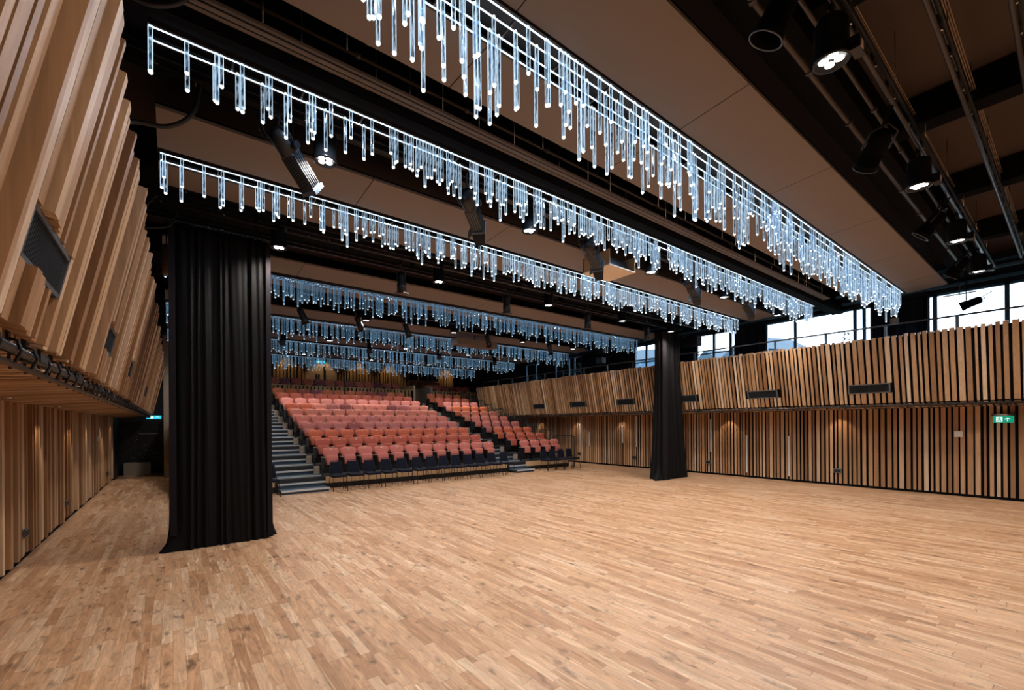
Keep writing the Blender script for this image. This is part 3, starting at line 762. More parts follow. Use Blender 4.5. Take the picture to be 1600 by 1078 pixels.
def add_spot(t, w, size=150, blend=.8):
    ld = bpy.data.lights.new('downlight_beam', 'SPOT'); ld.energy = w; ld.color = DOWN_COL; ld.spot_size = radians(size); ld.spot_blend = blend; ld.shadow_soft_size = .09
    lo = bpy.data.objects.new('downlight_beam', ld); COL.objects.link(lo); lo.parent = t; lo.location = (0, 0, -.03)
    return lo
dl0 = make_downlight(False); dlb = make_downlight(True)
first = {'s': True, 'b': True}
def put_dl(x, y, z, label, group, big=False):
    k = 'b' if big else 's'; src = dlb if big else dl0
    if first[k]: t = src; first[k] = False
    else: t = copy_tree(src)
    t.location = (x, y, z); tag(t, label, 'downlight', group)
    return t
rows = [
 (5.42, 5.1, [1.45, 4.58, 7.85, 10.9, 14.0], 'behind the black beam chandelier', 's'),
 (8.55, 5.1, [1.5, 4.63, 7.86, 10.9, 13.5], 'in front of the curtain track', 's'),
 (13.0, 5.1, [1.5, 4.6, 7.6, 10.6, 13.3], 'behind the curtain track', 's'),
 (16.9, 5.1, [1.5, 4.6, 7.6, 10.6, 13.3], 'above the middle seat rows', 's'),
 (20.8, 5.1, [1.5, 4.6, 7.6, 10.6, 13.3], 'above the top seat rows', 's'),
 (1.27, 5.02, [4.4, 7.65, 10.5, 13.0], 'on the nearest lighting bar', 'b')]
spots = []
for (y, z, xs, where, k) in rows:
    for i, x in enumerate(xs):
        t = put_dl(x, y, z, 'lit four-lens black downlight %s, %s from the left' % (where, ORD[i]), 'four-lens downlights', k == 'b')
        spots.append(t)
# extra downlights out of view, added to brighten the near floor
for (x, y) in [(1.3, 1.27), (3, -2.6), (7.8, -2.6), (12.5, -2.6), (7.8, -5.5), (13, -5.5)]:
    t = put_dl(x, y, 5.86, 'extra four-lens downlight out of view, added to light the floor', 'four-lens downlights', True); spots.append(t)
for t in spots: add_spot(t, DOWN_W * (1.0 if t.location.y < 12 else (.7 if t.location.y < 18 else .9)))

# ------------------------------------------------------------------ profile spotlights
def make_profile(kind='rib'):
    t = empty('profile_spotlight')
    # body along local -Z from 0 to -0.62
    b = MB(); b.lathe([(0, .06), (.07, .05), (.085, .0), (.085, -.16), (.07, -.18)], n=16); b.build('lamp_house', M_body, t)
    b = MB()
    b.box(-.062, .062, -.062, .062, -.52, -.16, 0)
    for k in range(5):
        x = -.055 + k * .0275
        b.box(x - .005, x + .005, .062, .07, -.50, -.18, 1); b.box(x - .005, x + .005, -.07, -.062, -.50, -.18, 1); b.box(.062, .07, x - .005, x + .005, -.50, -.18, 1); b.box(-.07, -.062, x - .005, x + .005, -.50, -.18, 1)
    b.build('barrel', [M_bodyblue, M_body], t)
    b = MB(); b.box(-.08, .08, -.08, .08, -.56, -.52); b.build('front_plate', M_bodyblue, t)
    b = MB(); b.lathe([(0, -.563), (.055, -.563)], n=16); b.build('lens', M_black, t)
    b = MB(); b.tube([(-.1, 0, -.12), (-.11, 0, .05), (-.09, 0, .14), (.09, 0, .14), (.11, 0, .05), (.1, 0, -.12)], .009, 6); b.build('yoke', M_body, t)
    b = MB(); b.cyl((.085, 0, -.12), (.125, 0, -.12), .035, 12); b.build('knob', M_body, t)
    return t
def make_barndoor():
    t = make_profile(); 
    for a in range(3):
        an = [0, pi / 2 * 1.0, pi][a]
        b = MB(); M_ = Matrix.Rotation(an, 4, 'Z') @ Matrix.Translation((0, .08, -.56)) @ Matrix.Rotation(radians(38), 4, 'X')
        P = [(-.08, 0, 0), (.08, 0, 0), (.055, 0, -.13), (-.055, 0, -.13)]
        pp_ = [M_ @ Vector(p) for p in P] + [M_ @ (Vector(p) + Vector((0, .004, 0))) for p in P]
        b.hexa(pp_); b.build('barn_door', M_body, t)
    return t
def make_hang():
    t = empty('black_spotlight')
    b = MB(); b.lathe([(0, .02), (.075, .0), (.085, -.06), (.085, -.22), (.095, -.24), (.095, -.40), (.088, -.40), (.08, -.36), (0, -.36)], n=18); b.build('housing', M_body, t)
    b = MB(); b.tube([(-.10, 0, -.12), (-.10, 0, .05), (-.07, 0, .10), (.07, 0, .10), (.10, 0, .05), (.10, 0, -.12)], .008, 6); b.build('yoke', M_body, t)
    b = MB(); b.cyl((0, 0, .1), (0, 0, .18), .012, 8); b.box(-.025, .025, -.03, .03, .16, .23); b.build('clamp', M_body, t)
    b = MB(); b.box(-.10, .10, -.10, .10, -.42, -.40); b.build('colour_frame', M_pipe, t)
    return t
def aim(t, p0, p1):
    p0 = Vector(p0); p1 = Vector(p1); t.location = p0
    t.rotation_euler = (p0 - p1).to_track_quat('Z', 'Y').to_euler()
prof = make_profile(); barn = make_barndoor(); prof.scale = barn.scale = (1.25, 1.25, 1.12); hang = make_hang(); used = {}
def put(src, p0, p1, label, group):
    if src.name in used: t = copy_tree(src)
    else: t = src; used[src.name] = 1
    aim(t, p0, p1); tag(t, label, 'spotlight', group)
    Ri = t.rotation_euler.to_matrix().inverted(); tgt = Vector((0, 0, 5.75 - p0[2])) if p0[1] > 2.5 or p0[0] > 15 else Vector((0, 1.25 - p0[1], 5.5 - p0[2]))
    b = MB(); b.cyl(tuple(Ri @ Vector((0, 0, .0))), tuple(Ri @ tgt), .011, 8); b.build('drop_rod', M_body, t)
    return t
put(prof, (.93, 5.28, 5.14), (1.31, 5.53, 4.80), 'large ribbed profile spotlight tilted down beside the first lit downlight', 'profile spotlights')
put(barn, (3.12, 4.98, 5.02), (3.72, 5.5, 4.80 ), 'ribbed spotlight with barn doors left of the second downlight', 'profile spotlights')
put(barn, (5.55, 5.05, 5.00), (6.1, 5.3, 4.80), 'ribbed spotlight with barn doors beside the beige ceiling box', 'profile spotlights')
put(barn, (8.7, 5.1, 4.99), (9.45, 5.28, 4.80), 'ribbed spotlight with barn doors right of the beige ceiling box', 'profile spotlights')
put(barn, (11.2, 5.1, 5.0), (12.0, 5.2, 4.80), 'ribbed spotlight with barn doors nearest the high windows', 'profile spotlights')
for i, (x, y, z) in enumerate([(3.75, 8.55, 5.12), (6.5, 8.6, 5.12), (9.4, 8.6, 5.12), (12.2, 8.6, 5.1)]):
    put(hang, (x, y, z), (x + .03, y + .02, z - .4), 'black spotlight hanging straight down before the curtain track, %s from the left' % ORD[i], 'black hanging spotlights')
for i, (x, y) in enumerate([(2.75, 12.9), (4.3, 12.95), (5.8, 12.95), (8.9, 12.95), (11.9, 12.95)]):
    put(hang, (x, y, 5.15), (x + .18, y + .08, 4.8), 'black tilted spotlight behind the curtain track, %s from the left' % ORD[i], 'black hanging spotlights')
for i, (x, y) in enumerate([(3.1, 16.85), (6.1, 16.85), (9.1, 16.85), (12, 16.85)]):
    put(hang, (x, y, 5.15), (x - .1, y - .2, 4.8), 'black spotlight above the middle seat rows, %s from the left' % ORD[i], 'black hanging spotlights')
# dark lens-ringed fresnels on the nearest bar
def make_fresnel():
    t = empty('fresnel_spotlight')
    b = MB(); b.lathe([(0, .30), (.07, .29), (.095, .24), (.10, .0), (.125, -.1), (.118, -.1), (.095, .1), (0, .1)], n=24); b.build('housing', M_void, t)
    b = MB(); b.lathe([(.122, -.098), (.128, -.098), (.128, -.106), (.120, -.106), (.120, -.098)], n=24); b.build('lens_ring', M_gframe, t)
    b = MB(); b.tube([(-.14, 0, .1), (-.14, 0, .28), (0, 0, .36), (.14, 0, .28), (.14, 0, .1)], .01, 6); b.build('yoke', M_body, t)
    return t
fres = make_fresnel()
FRES = [((3.63, 1.47, 4.93), (3.66, 1.30, 5.25)), ((6.38, 1.52, 4.93), (6.08, 1.21, 5.25)), ((9.46, 1.56, 4.93), (9.48, 1.27, 5.25)), ((12.56, 1.63, 4.93), (12.5, 1.36, 5.25))]
for i, (q0, q1) in enumerate(FRES):
    d_ = (Vector(q1) - Vector(q0)).normalized()
    put(fres, tuple(Vector(q0) + d_ * .1), q0, 'black open-fronted spotlight on the nearest lighting bar, %s from the left' % ORD[i], 'black open-fronted spotlights')
# spotlight against the window, moving head units
o = put(fres, (16.0, 1.78, 4.93), (15.98, 2.1, 4.82), 'black spotlight silhouetted against the bright high window', 'black open-fronted spotlights')
b = MB(); b.box(-.012, .012, -.3, .3, 0, .03); b.cyl((0, 0, .02), (0, 0, .58), .012, 8); q = b.build('spotlight_bracket', M_body); q.location = (16.0, 1.9, 5.22); tag(q, 'black drop bracket holding the spotlight by the high window', 'bracket')
t = empty('loudspeaker', (15.1, 8.72, 4.78)); tag(t, 'black loudspeaker hung before the window right of the far curtain', 'loudspeaker')
bevel(MB().box(-.16, .16, -.30, .30, 0, .34).build('cabinet', M_body, t), .02)
MB().tube([(0, -.33, .17), (0, -.34, .42), (0, .34, .42), (0, .33, .17)], .012, 6).build('bracket', M_body, t)
t = empty('loudspeaker', (15.0, 12.95, 4.6)); tag(t, 'blue-lit loudspeaker pair hung left of the far curtain', 'loudspeaker')
bevel(MB().box(-.15, .15, -.16, .16, 0, .30).build('lower_cabinet', M_body, t), .03)
bevel(MB().box(-.18, .18, -.22, .22, .45, .80).build('upper_cabinet', M_body, t), .02)
MB().cyl((0, 0, .3), (0, 0, 1.1), .02, 8).build('hanger', M_body, t)

# projector box by panel C
t = empty('projector_enclosure', (6.95, 5.75, 4.98)); tag(t, 'beige projector box hanging under the brown ceiling panel', 'projector box')
b = MB(); b.box(-.42, .36, -.34, .34, 0, .02, 0); b.build('base_panel', M_beige, t)
b = MB(); b.box(-.42, .36, .32, .34, .02, .30, 0); b.box(.34, .36, -.34, .34, .02, .30); b.box(-.42, -.40, -.34, .34, .02, .3); b.build('side_panel', M_boxwood, t)
b = MB(); b.box(-.3, .25, -.2, .2, .03, .22); b.build('projector', M_body, t)
b = MB()
for sx in (-.38, .32):
    for sy in (-.3, .3): b.cyl((sx, sy, .3), (sx, sy, .7), .008, 6)
b.build('hanger', M_body, t)
t = empty('projector_enclosure', (9.2, 14.2, 4.95)); tag(t, 'second, farther projector box above the seats', 'projector box')
MB().box(-.9, .9, -.25, .25, .0, .22).build('casing', M_panel, t); MB().cyl((0, 0, .2), (0, 0, .7), .02, 8).build('hanger', M_body, t)

# ================================================================== TALL BLACK CURTAINS
def rrect(t, hx, hy, r):
    # point and normal at fraction t of a rounded rectangle, starting mid right side, counter-clockwise
    sx, sy = 2 * (hx - r), 2 * (hy - r); q = pi * r / 2; per = 2 * sx + 2 * sy + 4 * q; d = t * per
    if d < sy / 2: return (hx, d), (1, 0)
    d -= sy / 2
    for n, (cx_, cy_, L, dx, dy) in enumerate(((1, 1, sx, -1, 0), (-1, 1, sy, 0, -1), (-1, -1, sx, 1, 0), (1, -1, sy, 0, 1))):
        if d < q:
            a = n * pi / 2 + d / r; return (cx_ * (hx - r) + r * cos(a), cy_ * (hy - r) + r * sin(a)), (cos(a), sin(a))
        d -= q; a = (n + 1) * pi / 2
        if d < L or n == 3: return (cx_ * (hx - r) + r * cos(a) + dx * d, cy_ * (hy - r) + r * sin(a) + dy * d), (cos(a), sin(a))
        d -= L
def tall_curtain(name, label, cx, cy, hx, hy, ztop, seed, flare, tails, npl=30):
    rr = random.Random(seed); t = empty(name, (cx, cy, 0)); tag(t, label, 'curtain', 'tall black curtains standing on the floor')
    NU, NV = npl * 8, 44; b = MB(); ph = [rr.uniform(.1, 1.7) for _ in range(npl)]; sh = [rr.uniform(-.9, .9) for _ in range(npl)]
    for j in range(NV + 1):
        v = j / NV; z = ztop * v
        fl = flare(v)
        for i in range(NU):
            a = 2 * pi * i / NU
            # rounded rectangle
            HX, HY = hx * fl[0], hy * fl[1]
            (bx, by), (nx0, ny0) = rrect(i / NU, HX, HY, min(HX, HY) * .8)
            ca, sa = cos(a), sin(a)
            amp = .036 * (1 - .3 * v)
            q = i / 8 + .32 * sin(i / 8 * 2 * pi * 4 / npl + seed) + .2 * sin(i / 8 * 2 * pi * 9 / npl + 2.0)
            wv = (.55 + .45 * sin(q * 1.7 + seed)) * sin(q * 2 * pi + .5 * sin(v * 2.5 + q * .4)) + .5 * sin(q * pi * .9 + v * 1.4) + .12 * sin(q * 4 * pi + v * 9)
            nx, ny = nx0, ny0
            x = bx + nx * amp * wv + fl[2]; y = by + ny * amp * wv
            if v < .09:
                kk = (1 - v / .09) ** 2
                for (ta, tw, tl) in tails:
                    dd = (atan2(by / hy * .6, bx / hx) - ta + pi) % (2 * pi) - pi
                    g = math.exp(-(dd / tw) ** 2); x += ca * tl * kk * g; y += sa * tl * kk * g
            b.v.append((x, y, z + (0.004 if j == 0 else 0)))
    for j in range(NV):
        for i in range(NU):
            i2 = (i + 1) % NU; b.face([j * NU + i, j * NU + i2, (j + 1) * NU + i2, (j + 1) * NU + i], 0, True)
    b.face([NV * NU + i for i in range(NU)], 0)
    b.build('fabric', M_velvet, t)
    # smooth edge border with lining
    return t
fl1 = lambda v: (1.0 + .02 * (1 - v) ** 2, 1.0 + .2 * (1 - v) ** 3, 0)
c1 = tall_curtain('stage_curtain', 'large gathered black curtain column standing in the left foreground', .70, 9.08, .70, .20, 5.28, 1, fl1, [(pi * 1.15, .2, .22), (.05, .15, .10)])
w = MB(); w.box(.64, .715, -.245, -.12, .05, 5.2); w.build('lining_edge', M_purple, c1)
w = MB(); w.box(-.725, -.64, -.245, -.12, .25, 5.2); w.build('lining_edge', M_purple, c1)
fl2 = lambda v: (.92 + .5 * max(0, 1 - v * 1.15) ** 1.6, 1.0 + .7 * (1 - v) ** 2, -.02 + .08 * (1 - v))
c2 = tall_curtain('stage_curtain', 'narrow black curtain column standing near the right slatted wall', 14.22, 9.15, .62, .18, 5.28, 6, fl2, [(pi * 1.1, .25, .3), (0.1, .3, .1)], 26)
w = MB(); w.hexa([(-.80, -.33, .05), (-.60, -.36, .05), (-.60, -.33, .05), (-.80, -.30, .05), (-.60, -.20, 5.2), (-.42, -.22, 5.2), (-.42, -.19, 5.2), (-.60, -.17, 5.2)]); w.build('lining_edge', M_purple, c2)
# hanging track and gliders
t = empty('curtain_track', (7.3, 9.05, 5.36)); tag(t, 'black twin curtain track spanning the hall above both tall curtains', 'curtain track')
MB().box(-7.7, 7.6, -.03, .03, .0, .06).box(-7.7, 7.6, -.14, -.10, .03, .09).build('rail', M_body, t)
w = MB(); x = -7.6
while x < 7.5: w.box(x, x + .03, -.15, .04, .06, .40); x += 1.5
w.build('hanger', M_body, t)
gl = None
for k in range(40):
    x = (-7.25 + k * .066) if k < 22 else (6.35 + (k - 22) * .066)
    if gl is None: gl = MB().box(-.018, .018, -.045, -.030, -.03, -.012).box(-.018, .018, -.045, -.030, .005, .018).build('glider', M_glints, t); o = gl
    else: o = gl.copy(); COL.objects.link(o); o.parent = t
    o.location = (x, 0, 0)
t = empty('winch', (-.05, 9.6, 4.6)); tag(t, 'black and brown chain winch hanging left of the large curtain', 'winch')
b = MB(); b.lathe([(0, 0), (.06, 0), (.075, .02), (.075, .28), (.06, .30), (.06, .5), (.045, .52), (0, .52)], n=16); b.build('motor_body', M_boxwood, t); MB().cyl((0, 0, .5), (0, 0, 1.15), .012, 6).build('hanger', M_body, t)

# ================================================================== SEATING STAND
P0Y, RISE, PITCH = 14.62, .285, .98
def plat_y(k): return P0Y + PITCH * k       # front edge of tier k
def plat_z(k): return .385 + RISE * k
NR = 10
BX0, BX1, CX0, CX1 = 3.84, 10.72, 12.02, 14.55
LX0, LX1 = .12, 2.45
stand = empty('seating_stand', (7.3, P0Y, 0)); tag(stand, 'black stepped platform carrying the rows of red seats', 'seating platform')
for k in range(NR):
    y = plat_y(k) - P0Y; z = plat_z(k)
    b = MB()
    b.box(LX0 - 7.3, 14.62 - 7.3, y, y + PITCH + .02, z - .06, z)          # deck
    b.box(LX0 - 7.3, 14.62 - 7.3, y + .01, y + .03, 0 if k == 0 else z - RISE, z - .06)
    b.build('tier', M_riser, stand)
# front fascia strips of pale timber
fy = -.02
for (x0, x1) in ((BX0, 11.0), (CX0, CX1), (LX0, LX1 - .05)):
    b = MB(); b.box(x0 - 7.3, x1 - 7.3, fy - .02, fy + .01, .17, .375)
    b.build('timber_fascia', M_ply, stand)
# underside sides
b = MB(); 
for k in range(NR):
    for xx in (14.60, LX0 - .04): MB().box(xx - 7.3, xx + .04 - 7.3, plat_y(k) - P0Y, plat_y(k) - P0Y + PITCH, 0, plat_z(k) - .06).build('side_skirt', M_riser, stand)
# aisle end blocks
blk = None
for (X_, sgn) in ((BX0 - .13, 1), (CX0 - .13, 1)):
    for k in range(NR):
        if blk is None: blk = MB().box(-.09, .07, -.06, .06, .0, .24).build('end_block', M_endblk, stand); o = blk
        else: o = blk.copy(); COL.objects.link(o); o.parent = stand
        o.location = (X_ - 7.3, plat_y(k) - P0Y + .52, plat_z(k) + .05)
# aisle stairs: two steps per tier
for (x0, x1, lab) in ((2.47, 3.80, 'broad blue-grey aisle stair between the large curtain and the main seats'), (11.05, 12.0, 'narrow blue-grey aisle stair between the main and right seat blocks')):
    t = empty('aisle_stair', (x0, 14.0, 0)); tag(t, lab, 'stairs', 'aisle stairs in the seating')
    for s in range(21):
        z = .115 + .1445 * s; y = 13.98 + .49 * s
        y -= 14.0
        xa, xb = 0, x1 - x0
        tr = MB().box(xa, xb, y, y + .52, z - .05, z).box(xa + 0.02, xb - .02, y + .04, y + .06, max(0, z - .16), z - .05).build('tread', M_carpet, t)
        MB().box(xa, xb, y - .012, y + .035, z - .045, z + .004).build('nosing', M_alu, tr)

# tip-up seat
def make_seat():
    t = empty('tip_up_seat')
    # backrest outline: local x width, z height; faces -Y; slight lean back
    def pad(outline, y0, y1, lean, bulge, z_off=0):
        b = MB(); n = len(outline); cx = sum(p[0] for p in outline) / n; cz = sum(p[1] for p in outline) / n
        rings = [(1.0, y1), (1.0, y0 + .012), (.94, y0 - .0), (.55, y0 - bulge)]
        for (s, y) in rings:
            for (x, z) in outline:
                X_ = cx + (x - cx) * s; Z_ = cz + (z - cz) * s; b.v.append((X_, y + (Z_ - .40) * lean, Z_))
        for r in range(len(rings) - 1):
            for i in range(n):
                j = (i + 1) % n; b.face([r * n + i, r * n + j, (r + 1) * n + j, (r + 1) * n + i], 0, True)
        b.face([3 * n + i for i in range(n)], 0, True); b.face([i for i in reversed(range(n))], 0)
        return b
    top = []
    # rounded top shoulders (headrest wider), narrowing to the bottom
    O = [(-.175, .34), (.175, .34), (.19, .55), (.205, .64), (.25, .715), (.262, .80), (.245, .855), (.20, .885), (.10, .905), (0, .91), (-.10, .905), (-.20, .885), (-.245, .855), (-.262, .80), (-.25, .715), (-.205, .64), (-.19, .55)]
    bk = pad(O, .0, .07, .16, .012).build('backrest', MF['rose'], t)
    S_ = [(-.185, .36), (.185, .36), (.19, .56), (.185, .63), (.15, .66), (-.15, .66), (-.185, .63), (-.19, .56)]
    st = pad(S_, -.13, -.035, .10, .012).build('seat_pad', MF['rose'], t)
    MB().box(-.018, .018, -.025 + .068, -.012 + .068, .835, .862).build('number_plate', M_white, bk)
    bp = MB(); bp.box(-.20, .20, -.02, .10, .26, .36); bp.build('underframe', M_body, t)
    a = MB(); a.box(-.298, -.268, -.27, .10, .24, .60); a.box(-.295, -.271, -.06, .06, .03, .24); a.build('side_standard', M_body, t)
    MB().box(-.303, -.263, -.30, .08, .60, .615).build('armrest', M_arm, t)
    return t
seat = make_seat()
# the number plate is fixed to the front face near the top
seatfirst = True
# fabric-specific meshes
def seat_instance(fab, loc, label, group, cache={}):
    global seatfirst
    if fab not in cache:
        if seatfirst:
            src = seat; seatfirst = False
            src_m = {}
        else:
            src = copy_tree(seat)
        for ch in src.children:
            if ch.name.startswith(('backrest', 'seat_pad')):
                ch.data = ch.data.copy(); ch.data.materials[0] = MF[fab]
        cache[fab] = src; t = src
    else:
        t = copy_tree(cache[fab])
    t.location = loc; tag(t, label, 'theatre seat', group); return t
ROWF = ['rose', 'brick', 'rust', 'mauve', 'rose', 'salmon', 'salmon', 'pink', 'brick', 'orange']  # row tones: partly fabric shades, partly light painted into the fabric
COLN = {'rose': 'rose pink', 'brick': 'brick red', 'rust': 'rust red', 'mauve': 'dusty mauve', 'salmon': 'pale salmon', 'orange': 'bright orange', 'maroon': 'dark maroon', 'pink': 'pale pink'}
VAR = {(6, 4): 'maroon', (6, 3): 'mauve', (6, 8): 'maroon', (6, 9): 'mauve', (6, 0): 'rust', (6, 1): 'rust', (6, 5): 'salmon', (6, 6): 'salmon', (3, 3): 'maroon', (3, 4): 'mauve', (9, 2): 'brick', (9, 3): 'maroon', (9, 8): 'brick', (9, 9): 'maroon', (4, 5): 'mauve'}
ROWN = ['front', 'second', 'third', 'fourth', 'fifth', 'sixth', 'seventh', 'eighth', 'ninth', 'tenth']
def nth(i, n):
    return ORD[i]
for k in range(NR):
    yb = plat_y(k) + .36; z = plat_z(k) - .024
    for i in range(12):
        f = VAR.get((k, i), ROWF[k])
        seat_instance(f, (4.12 + i * .570, yb, z), '%s tip-up seat, %s from the left in the %s row of the wide block' % (COLN[f], ORD[i], ROWN[k]), 'tip-up seats in the wide block')
    for i in range(4):
        f = {6: 'orange'}.get(k, ROWF[k]); 
        seat_instance(f, (12.33 + i * .600, yb, z), '%s tip-up seat, %s from the left in the %s row of the right block' % (COLN[f], ORD[i], ROWN[k]), 'tip-up seats in the right block')
# upper fixed balcony
PY = 24.6
w = MB(); w.box(2.6, 11.55, PY, 28, 3.0, 3.62); w.box(12.75, 17, PY, 28, 3.0, 3.62); w.box(-1.7, 17, 24.7, 28, 0, 2.9)
struct('floor_upper', w, M_riser, 'upper gallery floor behind the seating')
def parapet(x0, x1, z0, z1, lab, k):
    w = MB(); w.box(x0, x1, PY - .02, PY + .04, z0, z1, 1); w.box(x0, x1, PY - .1, PY + .08, z1, z1 + .04, 0); rr = random.Random(k); x = x0 + .02
    while x < x1 - .1: ww = rr.uniform(.10, .17); w.box(x, min(x + ww, x1), PY - .07, PY - .02, z0, z1, 0); x += ww + rr.uniform(.05, .09)
    o = w.build('parapet', [M_woodback, M_void]); tag(o, lab, 'parapet', 'slatted parapets behind the top row')
parapet(2.6, 11.50, 3.25, 4.03, 'long slatted timber parapet behind the top row of the wide block', 1)
parapet(12.75, 16.2, 3.25, 4.03, 'short slatted timber parapet behind the top row of the right block', 2)
w = MB(); w.box(11.50, 11.62, PY - .1, 27, 3.0, 4.35, 0); w.box(12.62, 12.78, PY - .1, 27, 3.0, 4.3, 1); struct('wall_entry', w, [M_ply, M_endblk], 'pale side walls of the entry between the parapets')
for i in range(14):
    f = ['brick', 'maroon', 'rust', 'brick', 'maroon', 'brick'][(i * 5) % 6]
    seat_instance(f, (3.6 + i * .56, 25.6, 3.62), '%s tip-up seat, %s from the left behind the long parapet' % (COLN[f], ORD[i]), 'tip-up seats behind the long parapet')
for i in range(6):
    seat_instance('brick', (13.1 + i * .56, 25.6, 3.62), 'brick red tip-up seat, %s from the left behind the short parapet' % ORD[i], 'tip-up seats behind the short parapet')

# guard rails stepping up the right side
for k in range(NR):
    yb = plat_y(k) - (.45 if k == 0 else 0); y1 = plat_y(k) + PITCH - .06; z = plat_z(k); h = 1.02 if k else 1.05
    t = empty('guard_rail', (14.56, yb + .02, z + .006)); tag(t, 'black barred guard rail at the right end of the %s seat row' % ROWN[k], 'guard rail', 'black guard rails stepping up the right side')
    L_ = y1 - yb
    MB().tube([(0, 0, h - .06), (0, .18, h), (0, L_, h)], .022, 8).build('top_rail', M_chairb, t)
    MB().cyl((0, 0, .3 if k == 0 else .12), (0, L_, .3 if k == 0 else .12), .01, 6).build('bottom_rail', M_chairb, t)
    for q in range(8):
        y = L_ * q / 7; zz = h - (.06 if q == 0 else .0)
        MB().cyl((0, y, -.38 if (k == 0 and q in (0, 7)) else 0), (0, y, zz), .022 if q in (0, 7) else .010, 6).build('post' if q in (0, 7) else 'bar', M_chairb, t)

# ================================================================== STACKING CHAIRS
def make_chair():
    t = empty('stacking_chair')
    w = MB(); w.box(-.235, .235, -.24, .22, .43, .485); bevel(w.build('seat', M_navy, t), .018, 3)
    # back pad: trapezoid
    w = MB(); w.hexa([(-.215, .20, .50), (.215, .20, .50), (.215, .235, .50), (-.215, .235, .50), (-.165, .265, .86), (.165, .265, .86), (.165, .30, .86), (-.165, .30, .86)])
    bevel(w.build('backrest', M_navy, t), .015, 3)
    for s in (-1, 1):
        MB().tube([(s * .215, -.19, .45), (s * .235, -.225, .2), (s * .245, -.25, 0)], .0115, 8).build('leg', M_chairb, t)
        MB().tube([(s * .225, .14, .45), (s * .24, .20, .2), (s * .25, .25, 0)], .0115, 8).build('leg', M_chairb, t)
    MB().tube([(-.225, .15, .44), (-.225, .215, .52), (-.18, .275, .84), (-.165, .29, .875), (-.13, .297, .89), (.13, .297, .89), (.165, .29, .875), (.18, .275, .84), (.225, .215, .52), (.225, .15, .44)], .011, 8).build('back_frame', M_chairb, t)
    MB().tube([(-.225, .15, .425), (-.225, -.2, .425), (.225, -.2, .425), (.225, .15, .425)], .011, 8).build('seat_frame', M_chairb, t)
    t.scale = (.88, 1, 1)
    return t
chair = make_chair()
cx = [4.03, 4.55, 5.09, 5.64, 6.20, 6.76, 7.29, 7.79, 8.31, 8.85, 9.38, 9.92, 10.50]
for i, x in enumerate(cx):
    t = chair if i == 0 else copy_tree(chair)
    t.location = (x, 13.93, 0); t.rotation_euler = (0, 0, random.uniform(-.04, .04))
    tag(t, 'navy padded stacking chair on the floor before the wide block, %s from the left' % ORD[i] if i < 12 else 'navy stacking chair at the foot of the narrow aisle stair', 'chair', 'navy stacking chairs in front of the wide block')
for i, x in enumerate([12.60, 13.10, 13.60, 14.12]):
    t = copy_tree(chair); t.location = (x, 13.85, 0); t.rotation_euler = (0, 0, random.uniform(-.03, .03))
    tag(t, 'navy padded stacking chair before the right seat block, %s from the left' % ORD[i], 'chair', 'navy stacking chairs in front of the right block')
t = copy_tree(chair); t.location = (2.18, 13.95, 0); tag(t, 'navy stacking chair mostly hidden behind the large curtain', 'chair')

# ================================================================== WALL FITTINGS
# exit sign on the right wall
t = empty('exit_sign', (16.28, 1.18, 1.93)); tag(t, 'green running-man exit sign with arrow on the right wall', 'exit sign')
MB().box(-.01, .14, -.20, .20, .17, .22).build('mount', M_black, t)
MB().box(.0, .015, -.17, .17, 0, .17).build('sign_plate', M_green, t)
# pictogram: seen from -X side (towards +X), left of picture = +Y
w = MB()
w.box(-.004, 0, .015, .125, .02, .15)
w.build('door_symbol', M_signw, t)
def pic(pts, nm='running_man', mat=None):
    b = MB(); n = len(pts)
    for (y, z) in pts: b.v.append((-.006, y, z))
    for (y, z) in pts: b.v.append((-.0045, y, z))
    b.face(list(range(n))); b.face([n + i for i in reversed(range(n))])
    for i in range(n): j = (i + 1) % n; b.face([i, n + i, n + j, j])
    return b
b = MB()
def seg(p, q, r=.007):
    b.cyl((-.006, *p), (-.006, *q), r, 6)
seg((.075, .11), (.068, .075), .010); seg((.068, .075), (.045, .06)); seg((.045, .06), (.05, .03)); seg((.068, .075), (.092, .055)); seg((.092, .055), (.11, .035)); seg((.073, .105), (.045, .10)); seg((.075, .105), (.10, .09)); b.lathe([(0, 0), (.011, 0)], (-.007, .066, .13), 10, M=Matrix.Rotation(pi / 2, 4, 'Y'))
b.build('running_man', M_green, t)
b = MB()
b.box(-.005, 0, -.075, -.06, .03, .11)
seg_ = b
b.cyl((-.004, -.0675, .125), (-.004, -.11, .08), .009, 6); b.cyl((-.004, -.0675, .125), (-.004, -.025, .08), .009, 6)
b.build('arrow', M_signw, t)
def teal(x, y, z, lab, w_=.36):
    t = empty('exit_sign', (x, y, z)); tag(t, lab, 'exit sign')
    MB().box(-w_ / 2, w_ / 2, 0, .02, 0, .15).build('sign_plate', M_teal, t)
    b = MB(); b.box(-w_ * .28, -w_ * .02, -.004, 0, .02, .13); b.cyl((w_ * .12, -.004, .08), (w_ * .25, -.004, .12), .01, 6); b.cyl((w_ * .38, -.004, .08), (w_ * .25, -.004, .12), .01, 6); b.build('pictogram', M_signw, t)
teal(-.6, 24.47, 2.32, 'small glowing teal exit sign at the end of the left aisle', .5)
teal(7.09, 27.885, 5.72, 'glowing teal exit sign over the upper back door', .5)
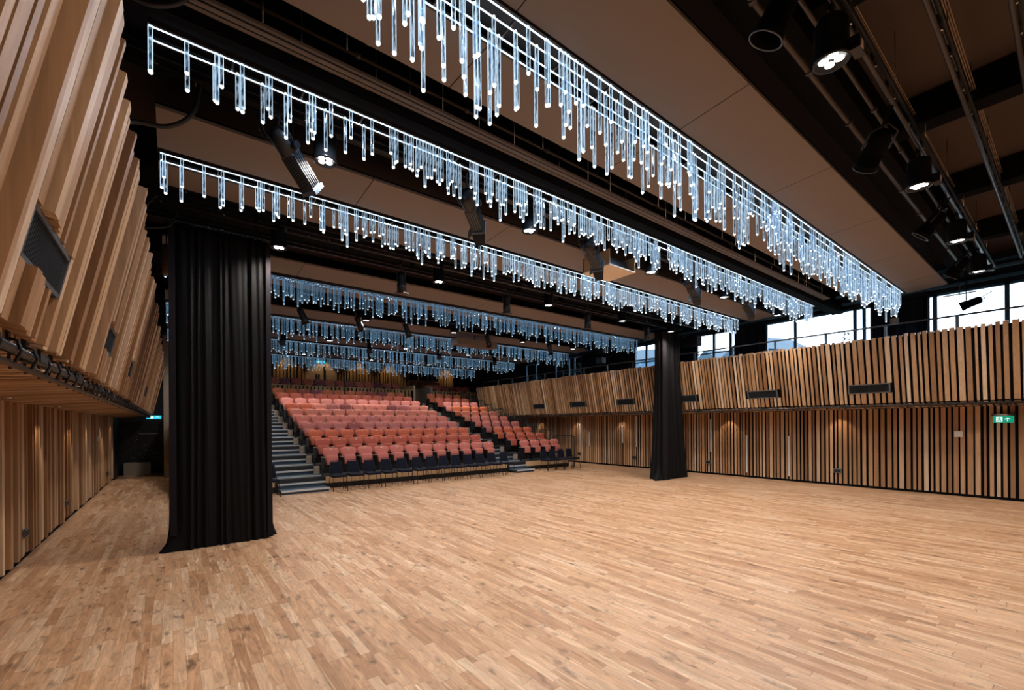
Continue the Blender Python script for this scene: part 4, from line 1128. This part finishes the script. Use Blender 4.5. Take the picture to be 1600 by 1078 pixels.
# sockets, switch
def plate(name, x, y, z, h, w_, lab, mat, cat, s):
    o = MB().box(-.012, .012, -w_ / 2, w_ / 2, -h / 2, h / 2).build(name, M_gframe if mat is M_black else mat); o.location = (x, y, z); tag(o, lab, cat)
    if mat is M_black: MB().box(-.016, .016, -w_ * .38, w_ * .38, -h * .32, h * .32).build('socket_face', M_black, o)
    else: MB().box(-.018, .018, -w_ * .2, w_ * .2, -h * .2, h * .2).build('rocker', mat, o)
for y, lab in ((4.65, 'nearest to the camera'), (8.82, 'just right of the far curtain'), (12.27, 'just left of the far curtain'), (15.62, 'beside the guard rail')):
    plate('wall_socket', 16.37, y, .46, .13, .22, 'black double wall socket low on the right slatted wall, ' + lab, M_black, 'wall socket', -1)
plate('wall_switch', 16.37, 1.98, 1.64, .16, .16, 'white square wall switch on the right slatted wall', M_white, 'switch', -1)
for y, lab in ((9.7, 'nearest'), (12.9, 'middle'), (20.4, 'farthest')):
    plate('wall_socket', -1.735, y, .42, .13, .2, 'black double wall socket low on the left slatted wall, the ' + lab, M_black, 'wall socket', 1)
plate('wall_switch', -1.735, 17.9, 1.66, .15, .12, 'small white wall switch on the left slatted wall', M_white, 'switch', 1)
for i, (y, z0, z1) in enumerate([(6.01, .17, 1.52), (7.38, .18, 1.52), (8.71, .86, 2.11), (12.12, .93, 2.3), (12.9, 1.08, 1.9), (14.93, .86, 1.56), (15.54, .9, 2.2)]):
    o = MB().box(-.012, .012, -.024, .024, 0, z1 - z0).build('light_slot', M_strip); o.location = (16.385, y, z0); tag(o, 'tall pale strip set between slats of the right wall, %s from the camera end' % ORD[i], 'wall strip', 'pale strips between the right wall slats')
o = MB().box(-.02, .02, -.1, .1, -.1, .1).build('notice_plate', M_beige); o.location = (16.86, 3.35, 4.92); tag(o, 'small cream control box on the dark drape between high windows', 'control box')

# soffit downlights washing the slatted walls
def soffit(x, y, z, lab, grp, col=(1.0, .74, .48), p=SOFFIT_W):
    t = empty('recessed_light', (x, y, z)); tag(t, lab, 'recessed light', grp)
    MB().lathe([(.045, 0), (.05, -.012), (.035, -.014), (.03, 0)], n=16).build('bezel', M_glints, t)
    ld = bpy.data.lights.new('wall_wash', 'SPOT'); ld.energy = p; ld.color = col; ld.spot_size = radians(84); ld.spot_blend = .35; ld.shadow_soft_size = .03
    lo = bpy.data.objects.new('wall_wash', ld); COL.objects.link(lo); lo.parent = t; lo.location = (0, 0, -.02)
for i, y in enumerate([1.2, 4.55, 8.0, 12.93, 15.71, 18.5]): soffit(16.17, y, 2.35, 'recessed light in the right soffit washing the wall, %s from the camera end' % ORD[i], 'recessed lights under the right balcony')
for i, y in enumerate([1.5, 4.5, 7.5, 10.4, 13.4, 15.7, 18.7, 21.2]): soffit(-1.48, y, 2.345, 'recessed light in the left soffit washing the wall, %s from the camera end' % ORD[i], 'recessed lights under the left balcony')
for i, x in enumerate([5.3, 7.2, 9.35, 11.4, 15.6]):
    soffit(x, 27.55, 6.33, 'recessed light washing the upper back wall, %s from the left' % ORD[i], 'recessed lights over the back wall', (1, .74, .44), 42)
